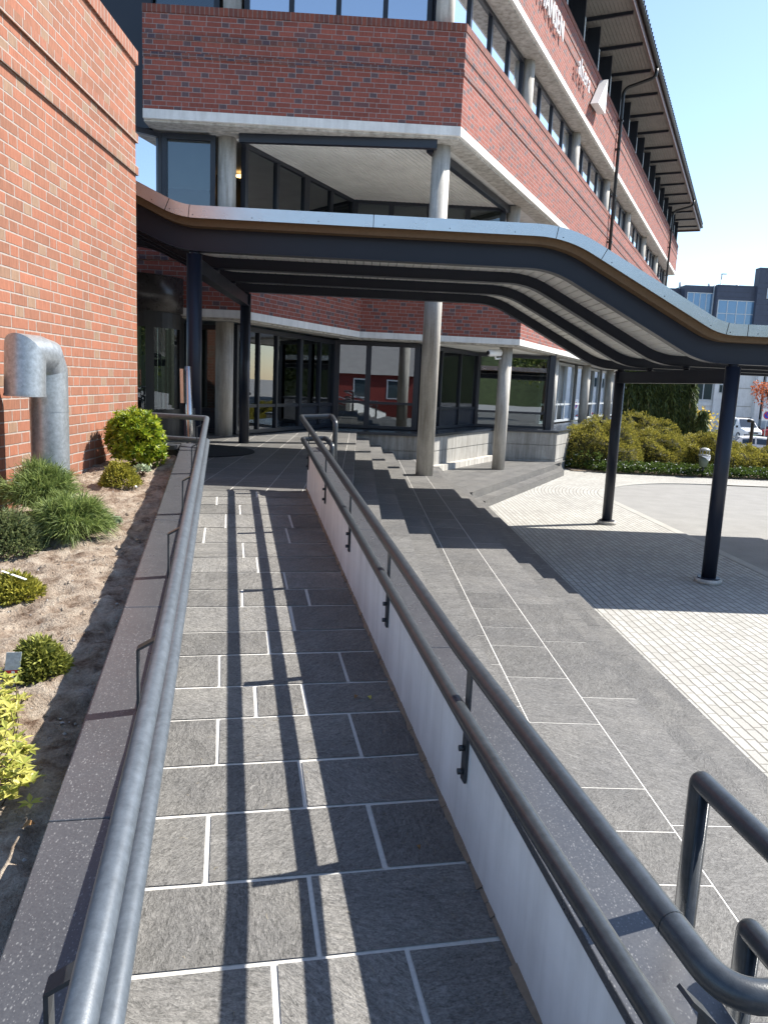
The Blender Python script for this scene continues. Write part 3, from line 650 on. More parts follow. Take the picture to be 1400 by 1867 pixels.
for nm, line, zb, zt, zp in (('first_floor', lo_line, B1, BT1, PT1), ('second_floor', up_line, B2, BT2, PT2), ('third_floor', up_line, B3, BT3, PT3)):
    mb = MB(); ribbon(mb, line, 0, .24, zt+.004, zp-.125); mb.build('parapet', M['brick'], ob)
    mb = MB(); ribbon(mb, line, -.014, .25, zp-.122, zp); mb.build('soldier_course', M['soldier'], ob)
    h_ = (zp-zt); 
    for z in (zt+h_*.525, zt+h_*.70): mb = MB(); ribbon(mb, line, -.016, .2, z-.04, z+.04); mb.build('ledge_course', M['brick_row'], ob)
    mb = MB(); ribbon(mb, line, -.006, 1.05, zb, zt); mb.build('concrete_band', M['concrete_pale'], ob)
    mb = MB(); ribbon(mb, line, .06, .42, zb-.035, zb-.002); mb.build('band_lip', M['concrete'], ob)
# slabs and dark core so that every room has a floor, a ceiling and a back wall
foot_u = [F1L-FD*0, C1, fs(FE), fs(FE, -14), F1L-FN*0+Vector((-6, 16, 0))]
iu = inset(up_line[:3], .9); il = inset(lo_line[:5], .9)
def slab(name, line, z0, z1, m, extra=(-9, 40)):
    mb = MB(); mb.prism([(p.x, p.y) for p in line]+[(line[-1].x-12, line[-1].y+5), (-9, 26), (-9, line[0].y)], z0, z1); return mb.build(name, m, ob)
M['slab'] = plain('interior_ceiling', (.34, .33, .31), .8, 4, .05, .05)
slab('floor_slab', il, B1+.03, 4.35, M['slab']); slab('floor_slab', iu, B2+.01, 7.6, M['slab']); slab('floor_slab', iu, B3+.01, 10.8, M['slab'])
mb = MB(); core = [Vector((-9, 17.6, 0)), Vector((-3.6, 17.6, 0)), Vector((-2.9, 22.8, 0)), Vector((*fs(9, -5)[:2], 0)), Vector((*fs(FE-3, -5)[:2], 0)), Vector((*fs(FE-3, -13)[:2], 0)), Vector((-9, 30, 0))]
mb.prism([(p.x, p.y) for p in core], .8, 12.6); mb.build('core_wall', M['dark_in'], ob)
# round concrete columns
def column(p, z0, z1, r=.165):
    mb = MB(); mb.cyl((p.x, p.y, z0), r, z1-z0, 32); c = mb.build('column', M['concrete'], ob); return c
NC = Vector((.735, 14.69, 0)); FC = Vector((2.79, 19.18, 0)); LC = Vector((-3.12, 14.71, 0))
column(NC, 4*H, B2-.035); column(FC, 2*H, B1-.035, .158); column(LC, TOP, B1-.035); column(LC+Vector((.0, .05, 0)), 4.3, B2-.035)
for p in (NC, LC+Vector((0, .05, 0))):
    mb = MB(); mb.box((p.x-.27, p.y-.34, B2-.05), (.54, .02, 0), (0, .6, 0), (0, 0, .055)); mb.build('capital', M['concrete'], ob)
CS = [.05, 5.26, 10.6, 15.95, 21.3, 26.65, 32.0, 37.35]
for i, s_ in enumerate(CS):
    p = fs(s_, -.52); p2_ = fs(s_, -.42)
    if i > 1: column(p, TOP-.05, B1-.035, .16)
    if i > 0: column(p, 4.3, B2-.035, .16)
    column(p2_, 7.6, B3-.035, .16)
column(Vector((-3.05, 14.75, 0)), 7.6, B3-.035, .16)
# glazing -------------------------------------------------------------------------------------------------
def glazing(p0, p1, z0, z1, n, zt=None, fm='frame', gm='glass', low='panel', mw=.06, dep=.09, widths=None, blinds=()):
    """one window between p0 and p1: frame, panes (and panels below a transom)"""
    p0 = Vector((p0.x, p0.y, 0)); p1 = Vector((p1.x, p1.y, 0)); e = p1-p0; l = e.length; d = e/l; nn = Vector((-d.y, d.x, 0))
    ws = widths or [1/n]*n; xs = [0]
    for w_ in ws: xs.append(xs[-1]+w_*l/sum(ws))
    mb = MB(); B = lambda s0, s1, a_, b_, dd=dep: mb.box((p0.x+d.x*s0-nn.x*dd/2, p0.y+d.y*s0-nn.y*dd/2, a_), d*(s1-s0), nn*dd, (0, 0, b_-a_))
    B(0, l, z0, z0+.07); B(0, l, z1-.09, z1)
    for i, x in enumerate(xs):
        a_ = max(0, x-mw/2) if i else 0; b_ = min(l, x+mw/2) if i < len(xs)-1 else l
        if i == 0: b_ = mw
        if i == len(xs)-1: a_ = l-mw
        B(a_, b_, z0+.0705, z1-.0905, dep+.012)
    if zt: B(mw, l-mw, zt-.03, zt+.03, dep-.02)
    w = mb.build('window', M[fm], ob)
    for i in range(len(xs)-1):
        a_, b_ = xs[i]+mw*.4, xs[i+1]-mw*.4
        segs = [(z0+.05, z1-.07, gm)] if not zt else [(zt+.02, z1-.07, gm), (z0+.05, zt-.02, low)]
        for (za, zb, mm) in segs:
            m2 = MB(); m2.box((p0.x+d.x*a_-nn.x*.006, p0.y+d.y*a_-nn.y*.006, za), d*(b_-a_), nn*.012, (0, 0, zb-za)); m2.build('pane' if mm != 'panel' else 'panel', M[mm], w)
            if mm != 'panel' and i in blinds:
                m3 = MB(); zz = za if blinds[i] == 1 else zb-(zb-za)*blinds[i]
                m3.box((p0.x+d.x*a_+nn.x*.10, p0.y+d.y*a_+nn.y*.10, zz), d*(b_-a_), nn*.01, (0, 0, zb-zz)); m3.build('blind', M['blind'], w)
    return w
# ground floor
def at_plane(px, y): d = RW @ Vector((px-700, 0, FPX)); return Vector((d.x/d.y*y, y, 0))
gl1 = [Vector((-2.95, 14.85, 0)), Vector((-1.38, 18.92, 0)), Vector((.70, 19.0, 0)), Vector((2.45, 22.25, 0)), Vector((4.55, 22.33, 0))]
glazing(gl1[0], gl1[0].lerp(gl1[1], .60), TOP+.02, B1-.06, 3, 1.72, widths=[1, .9, 1.3], low='glass', blinds={2: 1})
glazing(gl1[0].lerp(gl1[1], .60), gl1[1], TOP+.02, B1-.06, 2, 1.72, widths=[1.2, 1])
glazing(gl1[1]+Vector((.02, -.0, 0)), gl1[2], TOP+.02, B1-.06, 2, 1.80, widths=[.8, 1.2], mw=.13, low='glass', gm='glass_mid')
glazing(gl1[2], gl1[3], TOP+.02, B1-.06, 3, 1.70)
glazing(gl1[3], gl1[4], TOP+.02, B1-.06, 1, 1.62, gm='glass_mid', low='glass', mw=.1)
for i in range(2, 7):
    a_ = CS[i]+.3; b_ = CS[i+1]-.3
    glazing(fs(a_, -.95), fs(b_, -.95), TOP+.06, B1-.06, 4, 1.82, fm='frame_pale', gm='glass_sky', low='glass_sky', mw=.07)
mb = MB(); mb.box((4.5, 22.2, TOP), (.16, 0, 0), (0, .3, 0), (0, 0, B1-TOP)); mb.build('pier', M['frame'], ob)
# white boarded ceiling over the recess on the ground floor
mb = MB(); mb.prism([(G12.x-.5, G12.y+.5), (G3.x+.0, G3.y+.3), (fs(12, -.3).x, fs(12, -.3).y), (fs(12, -1.0).x, fs(12, -1.0).y), (4.6, 22.4), (2.3, 22.6), (.6, 19.2)], B1-.03, B1-.003); mb.build('soffit', M['white_slat'], ob)
# entrance front left of the round column
glazing(Vector((-4.05, 15.2, 0)), Vector((-2.95, 15.25, 0)), TOP+.02, B1-.06, 2, 1.62, widths=[1, .45], mw=.12)
mb = MB(); mb.box((-5.2, 15.28, TOP), (1.15, 0, 0), (0, .1, 0), (0, 0, B1-TOP)); mb.build('wall_panel', M['black'], ob)
# revolving door drum
rd = MB(); DC = Vector((-4.55, 14.05, 0)); DR = .82
def sector(mb, c, r0, r1, a0, a1, z0, z1, n=18):
    P = [(c.x+r1*math.cos(a0+(a1-a0)*i/n), c.y+r1*math.sin(a0+(a1-a0)*i/n)) for i in range(n+1)]
    Q_ = [(c.x+r0*math.cos(a0+(a1-a0)*i/n), c.y+r0*math.sin(a0+(a1-a0)*i/n)) for i in range(n+1)]
    for i in range(n):
        mb.prism([P[i], P[i+1], Q_[i+1], Q_[i]], z0, z1)
M['bronze'] = paint('drum_paint', (.045, .040, .038), .28, .2)
rd.cyl((DC.x, DC.y, 3.32), DR+.04, .60, 48); door = rd.build('revolving_door', M['bronze'], ob)
mb = MB(); sector(mb, DC, DR-.05, DR, R(-10), R(12), TOP, 3.32, 6); sector(mb, DC, DR-.05, DR, R(-62), R(-52), TOP, 3.32, 3); sector(mb, DC, DR-.05, DR, R(-125), R(-105), TOP, 3.32, 5)
sector(mb, DC, DR-.05, DR, R(-125), R(12), TOP, TOP+.5, 18); sector(mb, DC, DR-.05, DR, R(-125), R(12), 3.05, 3.32, 18); mb.build('door_frame', M['black'], door)
mb = MB(); sector(mb, DC, DR-.03, DR-.02, R(-105), R(-62), TOP+.5, 3.05, 8); sector(mb, DC, DR-.03, DR-.02, R(-52), R(-10), TOP+.5, 3.05, 8); mb.build('curved_pane', M['glass'], door)
mb = MB()
for k in range(3):
    d = Vector((math.cos(R(-78+120*k)), math.sin(R(-78+120*k)), 0)); mb.box((DC.x, DC.y, TOP+.03), d*(DR-.1), Vector((-d.y, d.x, 0))*.03, (0, 0, .42)); mb.box((DC.x, DC.y, TOP+.5), d*(DR-.1), Vector((-d.y, d.x, 0))*.01, (0, 0, .02))
mb.build('door_leaf', M['black'], door)
# first floor windows behind the terrace opening
f1 = [Vector((-2.85, 14.9, 0)), Vector((-1.05, 19.0, 0)), Vector((2.55, 19.15, 0))]
glazing(f1[0], f1[0].lerp(f1[1], .5), 4.4, B2-.05, 2, mw=.09)
glazing(f1[0].lerp(f1[1], .5), f1[1], 4.4, B2-.05, 2, mw=.12)
glazing(f1[1], f1[2], 4.4, B2-.05, 4, mw=.12)
for i in range(1, 7): glazing(fs(CS[i]+.3, -.9), fs(CS[i+1]-.3, -.9), 5.0, B2-.05, 4, gm='glass_sky')
glazing(Vector((-4.25, 14.62, 0)), Vector((-3.3, 14.66, 0)), 4.4, B2-.05, 1, blinds={0: .42}, mw=.09)
glazing(Vector((-5.35, 13.75, 0)), Vector((-4.28, 14.62, 0)), 4.4, B2-.05, 1, gm='glass_sky', mw=.07)
mb = MB(); mb.box((-9, 14.7, 4.3), (4.4, 0, 0), (0, .15, 0), (0, 0, 8.6)); mb.box((-6.2, 14.55, 6.55), (1.78, 0, 0), (0, .12, 0), (0, 0, 6)); mb.build('wall_panel', M['frame'], ob)
# boarded terrace ceiling under the overhanging corner, boards parallel to the long facade
def soffit_boards(name, poly, d, w, z, th=.018):
    n = Vector((d.y, -d.x, 0)); lo = min(p.dot(n) for p in poly); hi = max(p.dot(n) for p in poly); k = lo; mb = MB()
    while k < hi:
        p = [Vector(q) for q in poly]; p = clip(p, n, k+w-.018); p = clip(p, -n, -k)
        if len(p) >= 3: mb.t = random.uniform(.92, 1.05); mb.prism([(q.x, q.y) for q in p], z-th, z)
        k += w
    return mb.build(name, M['white_slat'], ob)
sp = [Vector((-3.0, 14.75, 0)), Vector((*fs(.25, -.6)[:2], 0)), Vector((*fs(5.3, -.6)[:2], 0)), Vector((2.6, 19.15, 0)), Vector((-1.0, 19.0, 0))]
soffit_boards('soffit', sp, FD, .10, B2-.052)
mb = MB(); mb.prism([(p.x, p.y) for p in sp], B2-.04, B2-.012); mb.build('soffit_backing', M['groove'], ob)
mb = MB()
a_, b_ = Vector((-2.85, 14.52, 0)), Vector((*fs(.0, -.42)[:2], 0)); mb.bar((a_.x, a_.y, B2-.11), (b_.x, b_.y, B2-.11), .12, .14)
a_, b_ = Vector((*fs(.15, -.62)[:2], 0)), Vector((*fs(5.1, -.62)[:2], 0)); mb.bar((a_.x, a_.y, B2-.11), (b_.x, b_.y, B2-.11), .12, .14); mb.build('edge_beam', M['frame'], ob)
def disc(p, z, r=.13): mb = MB(); mb.cyl((p[0], p[1], z), r, .02, 20); mb.build('ceiling_lamp', M['lamp'], ob)
for p in ((-3.35, 17.3), (-2.95, 18.9), (-4.2, 17.1)): disc(p, 6.47)
# second floor
CL = [-.0]
f2l = [Vector((-5.0, 14.72, 0)), Vector((-3.28, 14.80, 0)), Vector((.45, 14.95, 0))]
glazing(f2l[0], f2l[1], 7.7, B3-.05, 1, mw=.1, blinds={})
glazing(Vector((-2.85, 14.82, 0)), f2l[2], 7.7, B3-.05, 4, mw=.09, gm='glass_sky')
glazing(Vector((.50, 14.95, 0)), fs(.26, -.51), 7.7, B3-.05, 1, gm='glass_sky', mw=.06)
for i in range(0, 7):
    glazing(fs(CS[i]+.25, -.50), fs(CS[i+1]-.20, -.50), 7.7, B3-.05, 4, gm='glass_sky', mw=.09, widths=[1, 1.1, 1.1, 1])
# third floor : set-back glazing with deep fins, under the eave
EZ = 12.72
for i in range(0, 18):
    s0 = .6+2.1*i
    if s0+2.1 > FE-.4: break
    glazing(fs(s0, -.45), fs(s0+2.1, -.45), 10.9, EZ-.02, 3, gm='glass_sky', mw=.06)
for i in range(0, 19):
    s0 = .6+2.1*i
    if s0 > FE-.3: break
    p = fs(s0-.04, -.44); mb = MB(); mb.box((p.x, p.y, 10.9), FD*.08, FN*.40, (0, 0, EZ-10.92)); fn_ = mb.build('fin', M['frame'], ob)
    p = fs(s0-.05, -.035); mb = MB(); mb.box((p.x, p.y, 10.95), FD*.10, FN*.012, (0, 0, 1.15)); mb.build('edge_strip', M['frame_pale'], fn_)
mb = MB(); mb.box((-8, 15.0, 10.9), (9.2, 0, 0), (0, .1, 0), (0, 0, 1.8)); mb.build('wall_panel', M['frame'], ob)
def fbox(mb, s0, s1, o0, o1, z0, z1): p = fs(s0, o0); mb.box((p.x, p.y, z0), FD*(s1-s0), FN*(o1-o0), (0, 0, z1-z0))
ER = 41.2
mb = MB(); fbox(mb, -3, ER, -15, 1.02, EZ+.06, EZ+.12)
P = [fs(-3, 1.16, EZ+.12), fs(ER+.14, 1.16, EZ+.12), fs(ER-6, -5, EZ+2.4), fs(-3, -5, EZ+2.4), fs(ER+.14, -15, EZ+.12)]
mb.face([P[0], P[1], P[2], P[3]]); mb.face([P[1], P[4], P[2]]); rf = mb.build('roof', M['dark_clad'], ob)
mb = MB(); k = 0
while k < 14:                                    # eave boards run along the facade
    o0 = -.45+.104*k; fbox(mb, -3, ER-.05, o0, o0+.096, EZ+.03, EZ+.058); k += 1
M['eave_board'] = plain('eave_boards', (.20, .187, .172), .8, 18, .2, .15)
mb.build('eave_boarding', M['eave_board'], rf)
mb = MB(); fbox(mb, -3, ER, -.46, 1.03, EZ+.059, EZ+.0595); mb.build('eave_backing', M['groove'], rf)
for i in range(0, 21):
    s0 = .6+2.1*i-.6
    if s0 < ER-.2: mb = MB(); fbox(mb, s0, s0+.07, -.45, .93, EZ-.06, EZ+.028); mb.build('eave_rib', M['frame'], rf)
mb = MB(); fbox(mb, -3, ER+.04, 1.01, 1.05, EZ-.08, EZ+.2); fbox(mb, ER, ER+.04, -3, 1.0, EZ-.08, EZ+.2); mb.build('fascia', paint('fascia_paint', (.09, .05, .042), .5), rf)
mb = MB(); mb.tube([fs(-3, 1.12, EZ+.17), fs(ER+.1, 1.12, EZ+.17)], .065, 12)
for i in range(0, 150): fbox(mb, -2.8+.29*i, -2.77+.29*i, 1.05, 1.21, EZ+.15, EZ+.26)
mb.build('gutter', M['black'], rf)
for s_ in (14.9, 33.6):
    z1 = EZ+.1; pth = fillet([fs(s_-.0, 1.1, z1), fs(s_, 1.08, EZ-.18), fs(s_, .10, EZ-.42), fs(s_, .10, 3.2)], .22, 8)
    mb = MB(); mb.tube(pth, .055, 12); dp = mb.build('downpipe', M['black'], ob)
    for z in (4.2, 5.8, 7.4, 8.9, 10.4, 11.3): mb = MB(); fbox(mb, s_-.075, s_+.075, -.02, .17, z-.02, z+.02); mb.build('pipe_clip', M['black'], dp)
# concrete plinth with two grooves, dark stone ledge on top
pln = [Vector((-2.6, 15.55, 0)), Vector((-1.55, 17.72, 0)), Vector((.98, 17.85, 0)), Vector((2.95, 21.75, 0)), Vector((4.78, 21.85, 0)), Vector((*fs(FE-.3, -.1)[:2], 0))]
pln[5] = pln[4]+FD*24
zs = [-.1, .33, .355, .745, .77, TOP-.055]
mb = MB(); ribbon(mb, pln[1:], 0, .3, -.1, .335); ribbon(mb, pln[1:], .02, .3, .336, .354); ribbon(mb, pln[1:], 0, .3, .355, .745); ribbon(mb, pln[1:], .02, .3, .746, .764); ribbon(mb, pln[1:], 0, .3, .765, TOP-.06)
mb.build('plinth', M['plinth'], ob)
mb = MB(); lo = inset(pln, -.04); bk = [fs(28, -1.6), fs(9.6, -1.6), Vector((4.3, 23.4, 0)), Vector((2.0, 23.2, 0)), Vector((.3, 20.0, 0)), Vector((-1.9, 19.9, 0)), Vector((-3.4, 15.6, 0))]
mb.prism([(p.x, p.y) for p in lo+bk], TOP-.058, TOP+.004); mb.build('ledge', M['panel'], ob)
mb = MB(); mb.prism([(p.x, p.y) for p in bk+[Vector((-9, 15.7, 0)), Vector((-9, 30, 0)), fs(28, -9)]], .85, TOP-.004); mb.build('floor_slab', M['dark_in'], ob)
mb = MB(); pa, pb = pln[1].lerp(pln[2], .99), pln[3]; ribbon(mb, [pa, pb-FD*.25], -.18, -.003, .2, .43); mb.build('footing', M['concrete'], ob)
# ================================================================== ENTRANCE CANOPY
cp = thing('entrance_canopy', 'entrance canopy with wave-shaped roof on round dark blue-grey steel posts, white boards beneath', 'canopy', uv(9.26, 1.3))
prof = fillet([(-4.9, 4.33, 0), (-3.52, 4.33, 0), (-2.13, 3.684, 0), (2.175, 3.684, 0), (4.04, 2.705, 0), (9.6, 2.705, 0)], .27, 9)
def densify(p, st):
    out = [p[0]]
    for i in range(1, len(p)):
        n = max(1, int((p[i]-p[i-1]).length/st)); out += [p[i-1].lerp(p[i], k/n) for k in range(1, n+1)]
    return out
def pn(p):
    ns = []
    for i in range(len(p)):
        a_ = p[max(0, i-1)]; b_ = p[min(len(p)-1, i+1)]; d = (b_-a_).normalized(); ns.append(Vector((-d.y, d.x, 0)))
    return ns
PN = pn(prof)
def sweep(mb, u0, u1, n0, n1, ia=0, ib=None, smooth=False):
    ib = len(prof)-1 if ib is None else ib
    G = lambda i, u, n: uv(u, prof[i].x+PN[i].x*n, prof[i].y+PN[i].y*n)
    for i in range(ia, ib):
        j = i+1
        mb.face([G(i, u0, n0), G(j, u0, n0), G(j, u0, n1), G(i, u0, n1)]); mb.face([G(j, u1, n0), G(i, u1, n0), G(i, u1, n1), G(j, u1, n1)])
        mb.face([G(i, u0, n1), G(j, u0, n1), G(j, u1, n1), G(i, u1, n1)]); mb.face([G(i, u1, n0), G(j, u1, n0), G(j, u0, n0), G(i, u0, n0)])
    for i, fl in ((ia, 1), (ib, 0)):
        f = [G(i, u0, n0), G(i, u0, n1), G(i, u1, n1), G(i, u1, n0)]; mb.face(f if not fl else f[::-1])
BU = [9.26, 10.607, 11.953, 13.30]
for u in BU:
    mb = MB(); sweep(mb, u-.045, u+.045, 0, .232); sweep(mb, u-.075, u+.075, -.012, -.0005); mb.build('beam', M['steel_dark'], cp)
mb = MB(); sweep(mb, 9.2, 13.5, .2335, .262); mb.build('deck', M['groove'], cp)
mb = MB(); sweep(mb, 9.05, 9.199, .2335, .31); mb.build('edge_board', M['wood'], cp)
mb = MB(); sweep(mb, 13.5, 13.56, .2335, .318); mb.build('edge_board', M['wood'], cp)
mb = MB(); sweep(mb, 8.96, 9.2, .3105, .335); mb.build('under_board', M['wood'], cp)
# aluminium flashing in lengths with open joints
segs = [-4.9, -2.33, -1.98, .06, 2.06, 2.52, 4.12, 4.47, 6.4, 8.4, 9.6]
bnd = []
for sv in segs: bnd.append(min(range(len(prof)), key=lambda i: abs(prof[i].x-sv)))
prof2 = densify(prof, .12); prof = prof2; PN = pn(prof); bnd = [min(range(len(prof)), key=lambda i: abs(prof[i].x-sv)) for sv in segs]
for i in range(len(bnd)-1):
    mb = MB(); sweep(mb, 8.943, 8.953, .300, .432, bnd[i], bnd[i+1]); sweep(mb, 8.9535, 9.1, .424, .432, bnd[i], bnd[i+1])
    c = mb.build('flashing', M['alu'], cp); c.scale = (1, 1, 1)
    mb = MB()
    for k in range(bnd[i]+1, bnd[i+1], 6):
        q = uv(8.944, prof[k].x+PN[k].x*.33, prof[k].y+PN[k].y*.33); mb.tube([q, q-U*.004], .006, 8)
    if mb.v: mb.build('rivet', M['black'], c)
for b_ in bnd[1:-1]:
    mb = MB(); G = lambda n, s: uv(8.9425, prof[b_].x+PN[b_].x*n, prof[b_].y+PN[b_].y*n); d = (prof[b_+1]-prof[b_-1]).normalized()*.004
    p, q = G(.30, 0), G(.432, 0); o = V*d.x+Z*d.y; mb.face([p-o, p+o, q+o, q-o]); mb.build('joint', M['black'], cp)
mb = MB(); sweep(mb, 9.1005, 13.58, .395, .428); sweep(mb, 13.581, 13.6, .262, .428); mb.build('roof_sheet', M['alu'], cp)
# white boards between the beams, running across
fine = densify(fillet([(-4.9, 4.33, 0), (-3.52, 4.33, 0), (-2.13, 3.684, 0), (2.175, 3.684, 0), (4.04, 2.705, 0), (9.6, 2.705, 0)], .27, 40), .004)
cum = [0]
for i in range(1, len(fine)): cum.append(cum[-1]+(fine[i]-fine[i-1]).length)
FNn = pn(fine)
def at_len(l):
    import bisect
    i = min(max(1, bisect.bisect_left(cum, l)), len(fine)-1); return fine[i], FNn[i]
for b_ in range(4):
    u0 = BU[b_]+.05 if b_ < 3 else BU[3]+.05; u1 = BU[b_+1]-.05 if b_ < 3 else 13.56
    mb = MB(); l = .05
    while l < cum[-1]-.12:
        (p, n), (q, n2_) = at_len(l), at_len(l+.099); mb.t = 1
        G = lambda pp, nn_, u, k: uv(u, pp.x+nn_.x*k, pp.y+nn_.y*k)
        for f in ([G(p, n, u1, .125), G(q, n2_, u1, .125), G(q, n2_, u0, .125), G(p, n, u0, .125)], [G(p, n, u0, .14), G(q, n2_, u0, .14), G(q, n2_, u1, .14), G(p, n, u1, .14)],
                  [G(p, n, u0, .125), G(p, n, u0, .14), G(p, n, u1, .14), G(p, n, u1, .125)], [G(q, n2_, u1, .125), G(q, n2_, u1, .14), G(q, n2_, u0, .14), G(q, n2_, u0, .125)]): mb.face(f)
        l += .108
    mb.build('soffit_board', M['white_slat'], cp)
for v, zb, zg in ((-1.947, 3.684, TOP), (4.46, 2.705, 0)):
    mb = MB(); p0, p1 = uv(9.26+.09, v, zb-.145), uv(13.30+.05, v, zb-.145); mb.bar(p0, p1, .09, .165); mb.bar(p0-Z*.09, p1-Z*.09, .14, .012); mb.build('crossbeam', M['steel_dark'], cp)
    for u in BU[1:3]: mb = MB(); mb.cyl(uv(u, v, zb-.0625), .045, .055, 14); mb.build('stub', M['steel_dark'], cp)
    for u in (BU[0], BU[3]):
        mb = MB(); mb.cyl(uv(u, v, zg), .0875, zb-.04-zg, 32); mb.cyl(uv(u, v, zb-.05), .058, .042, 20); po = mb.build('post', M['steel_dark'], cp)
        if zg == 0:
            mb = MB(); mb.cyl(uv(u, v, .002), .165, .055, 10); mb.build('pad', M['concrete'], po)
            mb = MB(); mb.cyl(uv(u, v, .0575), .135, .014, 28); mb.build('base_plate', M['steel_dark'], po)
# ================================================================== FITTINGS NEAR THE ENTRANCE
mb = MB(); mb.cyl((-3.05, 11.5, TOP+.0025), 1.06, .012, 56); tag(mb.build('door_mat', M['dark_mat']), 'large round black bristle mat on the slate platform before the entrance', 'mat')
ap = thing('access_post', 'slim stainless steel access post standing behind the planter railing', 'post', (-2.12, 8.35, TOP))
mb = MB(); mb.tube([(-2.12, 8.35, TOP), (-2.16, 8.35, 2.37)], .034, 20); mb.build('tube', M['stainless'], ap)
mb = MB(); mb.box((-2.225, 8.30, 1.98), (.035, 0, 0), (0, .09, 0), (-.008, 0, .36)); mb.build('reader', M['stainless'], ap)
lb = thing('waste_box', 'small black box on a stand behind the planter handrail', 'box', (-2.25, 8.8, TOP))
mb = MB(); mb.box((-2.31, 8.75, 1.55), (.11, 0, 0), (0, .1, 0), (0, 0, .36)); mb.build('box_body', M['panel'], lb, .008)
mb = MB(); mb.box((-2.275, 8.78, TOP), (.035, 0, 0), (0, .035, 0), (0, 0, .39)); mb.build('stand', M['black'], lb)
cc = thing('security_camera', 'white tubular security camera beside the round concrete column', 'camera', (2.5, 19.0, 3.1))
mb = MB(); mb.tube([(2.30, 18.72, 3.10), (2.36, 18.78, 3.105), (2.62, 19.02, 3.13)], [.055, .085, .085], 16); mb.build('housing', M['sign_white'], cc)
mb = MB(); mb.tube([(2.295, 18.715, 3.10), (2.30, 18.72, 3.10)], .05, 16); mb.build('lens', M['black'], cc)
mb = MB(); mb.tube([(2.5, 18.92, 3.05), (2.52, 18.98, 2.98), (2.66, 19.08, 3.0)], .025, 8); mb.build('bracket', M['sign_white'], cc)
# vent pipe by the wing
vp = thing('vent_pipe', 'galvanised gooseneck vent pipe standing by the sunlit brick wing', 'vent pipe', (-2.23, 5.3, 1.2))
pb, hb = Vector((-2.285, 5.22, 0)), Vector((-2.31, 4.93, 0))
def mitre_tube(mb, pts, r, n=32):
    """round pipe with mitred corners; one ring pair per straight length"""
    pts = [Vector(p) for p in pts]; d = (pts[1]-pts[0]).normalized(); x = d.orthogonal().normalized(); y = d.cross(x)
    ring = [pts[0]+(x*math.cos(2*math.pi*k/n)+y*math.sin(2*math.pi*k/n))*r for k in range(n)]
    for i in range(len(pts)-1):
        d = (pts[i+1]-pts[i]).normalized(); nn_ = d if i == len(pts)-2 else (d+(pts[i+2]-pts[i+1]).normalized()).normalized()
        nxt = [p+d*((pts[i+1]-p).dot(nn_)/d.dot(nn_)) for p in ring]; b = len(mb.v); mb.v += [tuple(p) for p in ring+nxt]
        for k in range(n):
            k2 = (k+1) % n; mb.f.append((b+k, b+k2, b+n+k2, b+n+k)); mb.uv.append([(0, 0)]*4); mb.tint.append(1.0); mb.sm.append(True); mb.mi.append(0)
        ring = nxt
zt_ = 2.37; cpipe = [(pb.x, pb.y, 1.1), (pb.x, pb.y, zt_-.10), (pb.x, pb.y-.0, zt_-.05)]
dd = (hb-pb).normalized()
mb = MB(); mitre_tube(mb, [(pb.x, pb.y, 1.1), (pb.x, pb.y, zt_-.10), tuple(Vector((pb.x, pb.y, zt_-.015))+dd*.05), tuple(Vector((pb.x, pb.y, zt_))+dd*.16)], .122); mb.build('pipe', M['galv'], vp)
mb = MB(); mitre_tube(mb, [tuple(Vector((pb.x, pb.y, zt_))+dd*.13), tuple(Vector((hb.x, hb.y, zt_))-dd*.02), (hb.x, hb.y, 2.105)], .122)
mb.build('hood', M['galv'], vp)
mb = MB(); mb.tube([(pb.x, pb.y, 2.0), (pb.x, pb.y, 2.012)], .1245, 26, False); mb.tube([(hb.x, hb.y, 2.104), (hb.x, hb.y, 2.118)], .1255, 26, False); mb.build('seam', M['galv'], vp)
# ================================================================== SIGNS ON THE BUILDING
def text_mesh(name, body, size, depth, m, parent, s0, z0, off, squeeze=1.0):
    cu = bpy.data.curves.new('lettering', 'FONT'); cu.body = body; cu.size = size; cu.extrude = depth/2; cu.offset = -.004
    to = bpy.data.objects.new('lettering', cu); COL.objects.link(to)
    me = bpy.data.meshes.new_from_object(to.evaluated_get(bpy.context.evaluated_depsgraph_get())); bpy.data.objects.remove(to)
    xs = [v.co.x for v in me.vertices]; x0 = min(xs)
    for v in me.vertices:
        p = fs(s0+(v.co.x-x0)*squeeze, off+v.co.z+depth/2, z0+v.co.y); v.co = p
    me.materials.append(m); o = bpy.data.objects.new(name, me); COL.objects.link(o)
    o.parent = parent; o.matrix_parent_inverse = parent.matrix_world.inverted(); return o, (max(xs)-x0)*squeeze
sg = thing('sign', 'white raised capital letters HANSEN on the upper brick parapet', 'sign', fs(5.3, .1, 10.6))
x = 4.16
for ch in 'HANSEN':
    o, wdt = text_mesh('letter', ch, .66, .03, M['sign_white'], sg, x, 10.45, .055, .84); x += wdt+.075
sg = thing('sign', 'white lettering altera with a triangular emblem on the upper brick parapet', 'sign', fs(9.3, .1, 10.6))
x = 7.98
M['sign_side'] = paint('sign_side', (.45, .45, .46), .5)
for ch in 'altera':
    o, wdt = text_mesh('letter', ch, .66, .03, M['sign_white'], sg, x, 10.36, .10, .84); x += wdt+.10
mb = MB(); tri = [(10.08, 10.30), (11.22, 10.36), (11.22, 11.30)]
A0 = [fs(s_, .05, z) for s_, z in tri]; A1 = [fs(s_, .27, z) for s_, z in tri]
mb.face(A1); mb.face(A0[::-1])
for i in range(3): mb.face([A0[i], A0[(i+1) % 3], A1[(i+1) % 3], A1[i]])
mb.build('emblem', M['sign_white'], sg)
